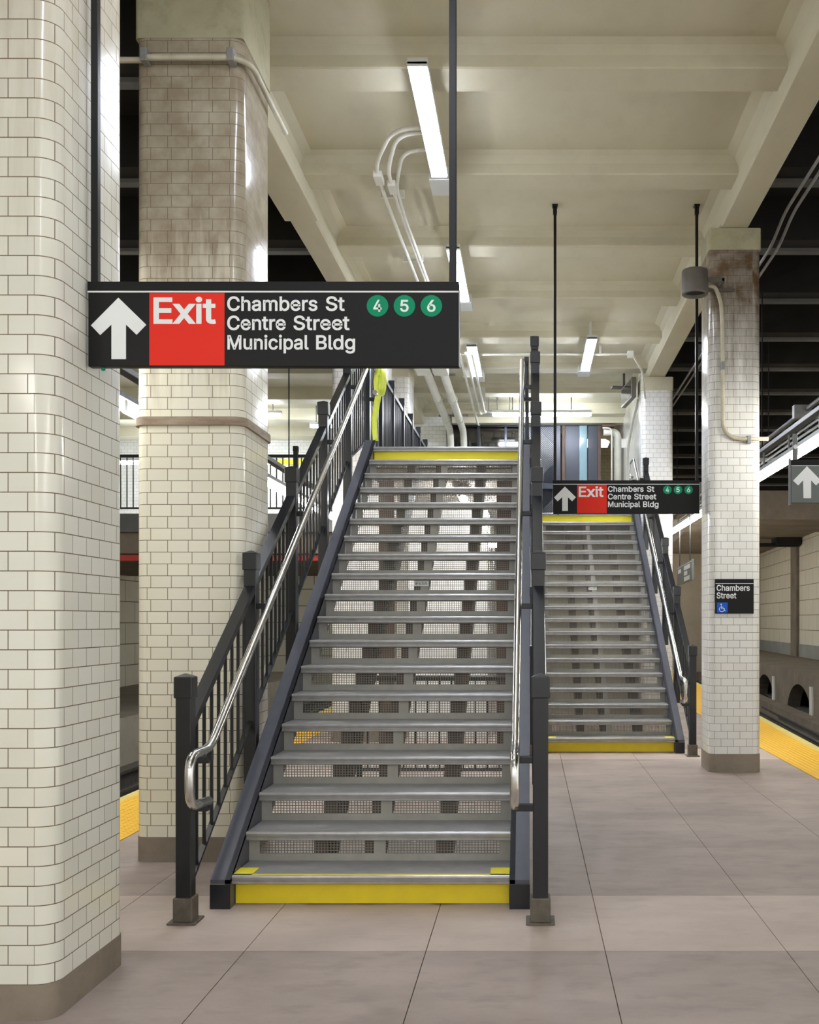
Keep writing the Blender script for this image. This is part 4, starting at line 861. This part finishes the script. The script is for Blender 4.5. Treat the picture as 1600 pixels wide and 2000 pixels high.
# mezzanine hall lights
H = 'hall lights on the bridge level'
batten('hall_light', 'hall_glow', 'long hall light running crosswise before the dark entrance', (-.68,19.75,5.58),(1.17,19.75,5.58), .035, rods=.36, group=H)
batten('hall_light', 'hall_glow', 'short hall light on the bridge ceiling beside the tall pillar', (-5.6,19.9,5.60),(-4.90,19.9,5.60), .035, rods=.34, group=H)
batten('hall_light', 'hall_glow', 'hall light on the bridge ceiling just behind the front railing post', (-4.42,20.6,5.52),(-3.95,20.6,5.52), .03, rods=.42, group=H)
batten('hall_light', 'hall_glow', 'hall light far along the bridge hidden by the big exit sign', (-9.0,22.0,5.0),(-5.5,22.0,5.0), .04, rods=.93, group=H)

# drum lamp on the slim pillar with its conduit
t = thing('drum_lamp', 'round grey drum shaped downlight on a bracket at the top of the slim pillar', 'light', (1.678, 10.27, 4.87))
MB().lathe((0,0,0), [(.100,.05),(.112,.03),(.112,0),(.124,-.004),(.132,.004),(.133,.02),(.133,.236),(.128,.244),(.10,.246)], 36).build('housing', 'lamp_grey', t)
MB().lathe((0,0,0), [(.108,.030),(.108,.034)], 32).build('lens', 'dark_hole', t)  # near-black disc paints the dark inside the recessed opening
MB().bbox(.11, .30, -.02, .02, .13, .17, .004).bbox(.16, .44, .17, .196, .09, .125, .003).bbox(.27, .30, -.02, .19, .125, .165, .003).build('bracket', 'lamp_grey', t)
t = thing('conduit', 'cream conduit running down the slim pillar from the drum lamp and bending toward the track', 'conduit', (1.86, 10.43, 4.95))
MB().tube(fillet([(-.03,-.02,.06),(.05,-.01,.05),(.115,0,-.10),(.13,0,-.45),(.13,0,-1.51),(.60,0,-1.51)], .20, 8), .021, 12).build('pipe', 'conduit_cream', t)
for x, z in ((.40,-1.51),(.13,-.75)): MB().bbox(x-.02, x+.02, -.026, .035, z-.05, z+.03, .004).build('clamp', 'conduit_grey', t)

# pipe across the tall pillar
t = thing('conduit', 'dirty cream pipe clamped across the sooty top of the tall pillar', 'conduit', (-2.56, 6.53, 5.19))
MB().tube(fillet([(-1.6,.02,.0),(.08,.02,.0),(.08,-.01,.0),(.66,-.01,.0),(.73,.06,.0),(.75,.14,.0),(.75,1.0,.0)], .06, 6), .019, 10).build('pipe', 'conduit_cream', t)
for x in (.085, .64): MB().bbox(x-.022, x+.022, -.035, .055, -.03, .055, .005).build('clamp', 'conduit_grey', t)
# ceiling conduits over the stairs
t = thing('conduit', 'white conduits curving from the nearest ceiling light and running back along the ceiling', 'conduit', (-1.3, 9.3, 5.68))
for dx, dy, x_l in ((-.10,0,0),(0,.10,0),(.03,.45,0)):
    MB().tube(fillet([(.45,-.55+dy*.9,.15),(.14+dx*.3,-.50+dy*.9,.15),(dx,-.10+dy,.02),(dx,.6+dy,.0),(dx+.12,6.6,.0)], .16, 7), .018, 10).build('pipe', 'conduit_white', t)
for y in (.02, .22): MB().bbox(-.14 if y<.1 else -.035, -.06 if y<.1 else .04, y, y+.20, -.03, .03, .006).build('junction_box', 'conduit_white', t)
for y in (.60, 2.35, 4.2): MB().bbox(-.15, .08, y-.02, y+.02, .015, .095, .004).build('clamp', 'conduit_white', t)
t = thing('ceiling_pipes', 'two fat white pipes running along the ceiling above the landing', 'pipe', (-1.62, 15.3, 5.50))
for dx in (0, .26):
    MB().tube(fillet([(dx,0,0),(dx,5.55+dx*.6,-.02),(dx+.04,5.62+dx*.6,-2.11)], .35, 6), .068, 14).build('pipe', 'conduit_white', t)
    for y in (.55, 2.6, 4.4): MB().tube([(dx,y,-.0),(dx,y+.10,-.0)], .085, 14).build('coupling', 'conduit_white', t)
    MB().bbox(dx-.13, dx+.11, .05, .5, -.12, .14, .02).build('pull_box', 'conduit_white', t)
for y in (1.2, 4.5): MB().bbox(-.15, .42, y, y+.05, .06, .10, .004).bbox(.12,.15,y,y+.03,.09,CEIL-5.50 if y < 2 else .48,.003).build('hanger', 'conduit_grey', t)
t = thing('ceiling_pipes', 'three thin white conduits running along the ceiling beside the fat pipes', 'pipe', (-1.05, 15.2, 5.58))
for k, (dx, L) in enumerate(((0,5.5),(.10,4.4),(.19,4.2))): MB().tube([(dx,0,0),(dx,L,0),(dx+.02,L+.15,.02)], .022, 8).build('pipe', 'conduit_white', t)
for y in (1.6, 3.5): MB().bbox(-.05, .24, y, y+.04, .02, BEAM-5.58 if y<2 else .385, .004).build('hanger', 'conduit_white', t)
t = thing('conduit', 'thin white conduit crossing the ceiling above the rear staircase', 'conduit', (-.5, 15.72, 5.70))
MB().tube(fillet([(-1.0,0,0),(2.10,0,0),(2.30,.5,-.12),(2.42,1.05,-.45)], .08), .018, 8).build('pipe', 'conduit_white', t)
MB().bbox(2.02, 2.12, -.04, .04, -.05, .05, .006).build('junction_box', 'conduit_white', t)
for x in (-.6, .6, 1.6): MB().bbox(x-.02, x+.02, -.03, .03, .01, .27, .003).build('clamp', 'conduit_white', t)
# conduits above the right track
t = thing('conduit', 'pair of grey conduits kinked along the dark track roof beyond the slim pillar', 'conduit', (2.60, 7.4, 5.62))
for dx in (0, .085): MB().tube(fillet([(dx,0,.10),(dx,2.9,.10),(dx,3.5,-.03),(dx,17,-.03)], .2), .017, 8).build('pipe', 'conduit_grey', t)
for y in (.9, 4.6, 8.2, 11.9): MB().bbox(-.03, .12, y-.02, y+.02, -.02, .20, .003).build('clamp', 'soot_steel', t)

# ------------------------------------------------------------------ caution tape on the handrail
t = thing('caution_tape', 'strip of yellow caution tape tied to the top of the front handrail and hanging down', 'tape', (-1.655, 11.02, 4.27))
def ribbon(pts, w0, w1, name):
    bm = bmesh.new(); rows = []
    n = len(pts)
    for i, (p, tw) in enumerate(pts):
        w = w0 + (w1-w0)*i/(n-1); d = Vector((math.cos(tw), math.sin(tw), 0))*w/2
        rows.append((bm.verts.new(Vector(p)-d), bm.verts.new(Vector(p)+d)))
    for a, b in zip(rows, rows[1:]): f = bm.faces.new((a[0],a[1],b[1],b[0])); f.smooth = True
    me = bpy.data.meshes.new(name); bm.to_mesh(me); bm.free(); me.materials.append(MATS['tape_yellow'])
    o = bpy.data.objects.new(name, me); COL.objects.link(o); o.parent = t
    m = o.modifiers.new('thickness', 'SOLIDIFY'); m.thickness = .003
    return o
ribbon([((.02+.018*math.sin(i*.5)-.045*(i/14)**1.2, .0+.02*math.cos(i*.7), .03-.78*i/14), .25*math.sin(i*.45)) for i in range(15)], .075, .06, 'hanging_tail')
ribbon([((.035+.045*math.sin(a), -.02+.012*math.cos(a*2), -.11+.15*math.cos(a)), .35*math.sin(a)+.2) for a in [PI*2*i/16 for i in range(15)]], .06, .05, 'loop')
MB().tube([(.02,-.032,.0),(.02,-.01,.036),(.02,.02,.036),(.02,.034,.0),(.02,.01,-.034),(.02,-.02,-.03)], .012, 8).build('knot', 'tape_yellow', t)

# ------------------------------------------------------------------ entrance at the back of the mezzanine
t = thing('steel_enclosure', 'dark steel and glass enclosure with a mesh gate at the head of the stairs', 'enclosure', (-1.70, 21.15, MEZZ))
X = lambda px: (px-1034)*21.15/1980 + 1.70
Hh = 2.30
MB().box(X(873), X(1018), .25, .32, 0, Hh).build('dark_panel', 'dark_glass', t)
MB().bbox(X(931), X(937), .20, .26, 0, Hh, .004).bbox(X(985), X(990), .20, .26, 0, Hh, .004).build('mullion', 'dark_steel', t)
MB().box(X(1018), X(1086), .16, .20, 0, Hh).build('gate_backing', 'panel_steel', t)
mb = MB()
w = X(1086)-X(1018)
n = 16
for i in range(-n, n*3):
    a = i*w/n*1.0
    for sgn in (1, -1):
        pts = []
        x0 = a; z0 = .05
        # diagonal strand clipped to the gate
        t0 = max(0, -x0) if sgn > 0 else max(0, x0-w)
        t1 = min(Hh-.1, w-x0) if sgn > 0 else min(Hh-.1, x0)
        if t1 - t0 > .02:
            mb.beam((X(1018)+x0+sgn*t0, .12, z0+t0), (X(1018)+x0+sgn*t1, .12, z0+t1), .007, .007, up=(0,1,0))
mb2 = mb
for i in range(1, 40):
    zz = .05 + i*w/n
    if zz > Hh-.1: break
    L = min(w, Hh-.1-(zz-.05))
    mb2.beam((X(1018), .12, zz), (X(1018)+L, .12, zz+L), .007, .007, up=(0,1,0))
    mb2.beam((X(1086), .12, zz), (X(1086)-L, .12, zz+L), .007, .007, up=(0,1,0))
mb2.build('gate_mesh', 'conduit_grey', t)
for a, b, mt, nm in ((1018,1022,'dark_steel','post'),(1086,1095,'panel_steel','post'),(1098,1104,'rust_steel','post'),(1168,1174,'rust_steel','post')):
    MB().bbox(X(a), X(b), 0, .14, 0, Hh, .004).build(nm, mt, t)
MB().bbox(X(1104), X(1132), .08, .14, 0, Hh, .004).build('steel_panel', 'panel_steel', t)
MB().bbox(X(1132), X(1147), .02, .12, 0, Hh, .01).build('glass_edge', 'glass_edge', t)
MB().bbox(X(1149), X(1168), .05, .12, 0, Hh, .004).build('steel_panel', 'panel_steel', t)
MB().bbox(X(1018), X(1086), .08, .14, .95, 1.07, .004).build('cross_bar', 'dark_steel', t)
MB().bbox(X(873), X(1180), -.02, .16, Hh-.04, Hh, .004).build('lintel', 'dark_steel', t)
t = thing('doorway_pipe', 'fat white pipe arching down beside the narrow doorway', 'pipe', (1.56, 20.9, MEZZ))
MB().tube(fillet([(-.02,.10,2.10),(.27,.10,2.10),(.27,.10,0)], .20, 8), .075, 14).build('pipe', 'conduit_white', t)
MB().tube(fillet([(-.05,-.02,2.16),(.14,-.02,2.16),(.14,-.02,0)], .16, 8), .018, 8).build('conduit', 'conduit_white', t)
MB().bbox(-.06, .20, -.02, .18, 2.19, 2.24, .006).build('ledge', 'rust_steel', t)
t = thing('conduit', 'white conduit bending down the white wall below the dark screen', 'conduit', (1.90, 17.6, 5.4))
MB().tube(fillet([(0,0,0),(0,.9,-.12),(0,2.0,-.55),(0,2.2,-2.0)], .3, 6), .025, 8).build('pipe', 'conduit_white', t)
t = thing('ceiling_sign_frame', 'grey service box hung under the ceiling before the dark entrance', 'box', (-.75, 19.95, 5.64))
MB().bbox(-.10, .42, -.08, .08, 0, .05, .004).build('tray', 'conduit_grey', t)
for x in (-.05, .12, .36): MB().bbox(x-.012, x+.012, -.01, .01, .04, .33, .003).build('rod', 'conduit_grey', t)
# step edge and stuff on the far bridge
tag(MB().bbox(-6.3, -5.2, 24.50, 24.598, 5.36, 5.47, .004).build('yellow_board', 'yellow_bright'), 'yellow strip on the bright wall far across the bridge', 'board')
tag(MB().bbox(-4.35, -3.75, 24.50, 24.598, 4.75, 5.15, .01).build('notice_board', 'dim_wall'), 'grey notice panel on the bright wall at the far end of the bridge', 'panel')
# odds and ends under the bridge
tag(MB().bbox(-.30, -.22, 16.2, 16.26, 2.25, 2.60, .004).box(-.262,-.258,16.228,16.232,2.59,3.17).build('red_sign', 'red_paint'), 'small red panel beneath the bridge, seen through the upper risers', 'panel')
t = thing('steel_post', 'dark steel post standing below the landing near the rear staircase', 'post', (-.28, 11.6, 0))
MB().bbox(-.09, .09, -.09, .09, 0, 3.16, .006).build('shaft', 'rust_steel', t); MB().bbox(-.15, .15, -.15, .15, 0, .02, .004).build('base_plate', 'rust_steel', t)
t = thing('steel_post', 'dark steel post standing below the landing on the tall pillar side', 'post', (-1.62, 11.6, 0))
MB().bbox(-.09, .09, -.09, .09, 0, 3.16, .006).build('shaft', 'rust_steel', t); MB().bbox(-.15, .15, -.15, .15, 0, .02, .004).build('base_plate', 'rust_steel', t)
# bright red conduit line on the far left under the bridge
tag(MB().bbox(-9.5, -2.7, 17.4, 17.5, 2.60, 2.70, .004).build('red_pipe', 'red_paint'), 'red pipe under the bridge beyond the gap between the two big pillars', 'pipe')
struct('ceiling_under_bridge', MB().box(-12.3, -2.6, 17.3, 26, 2.72, 3.07), 'brown_concrete', 'brown underside of the bridge over the left track')
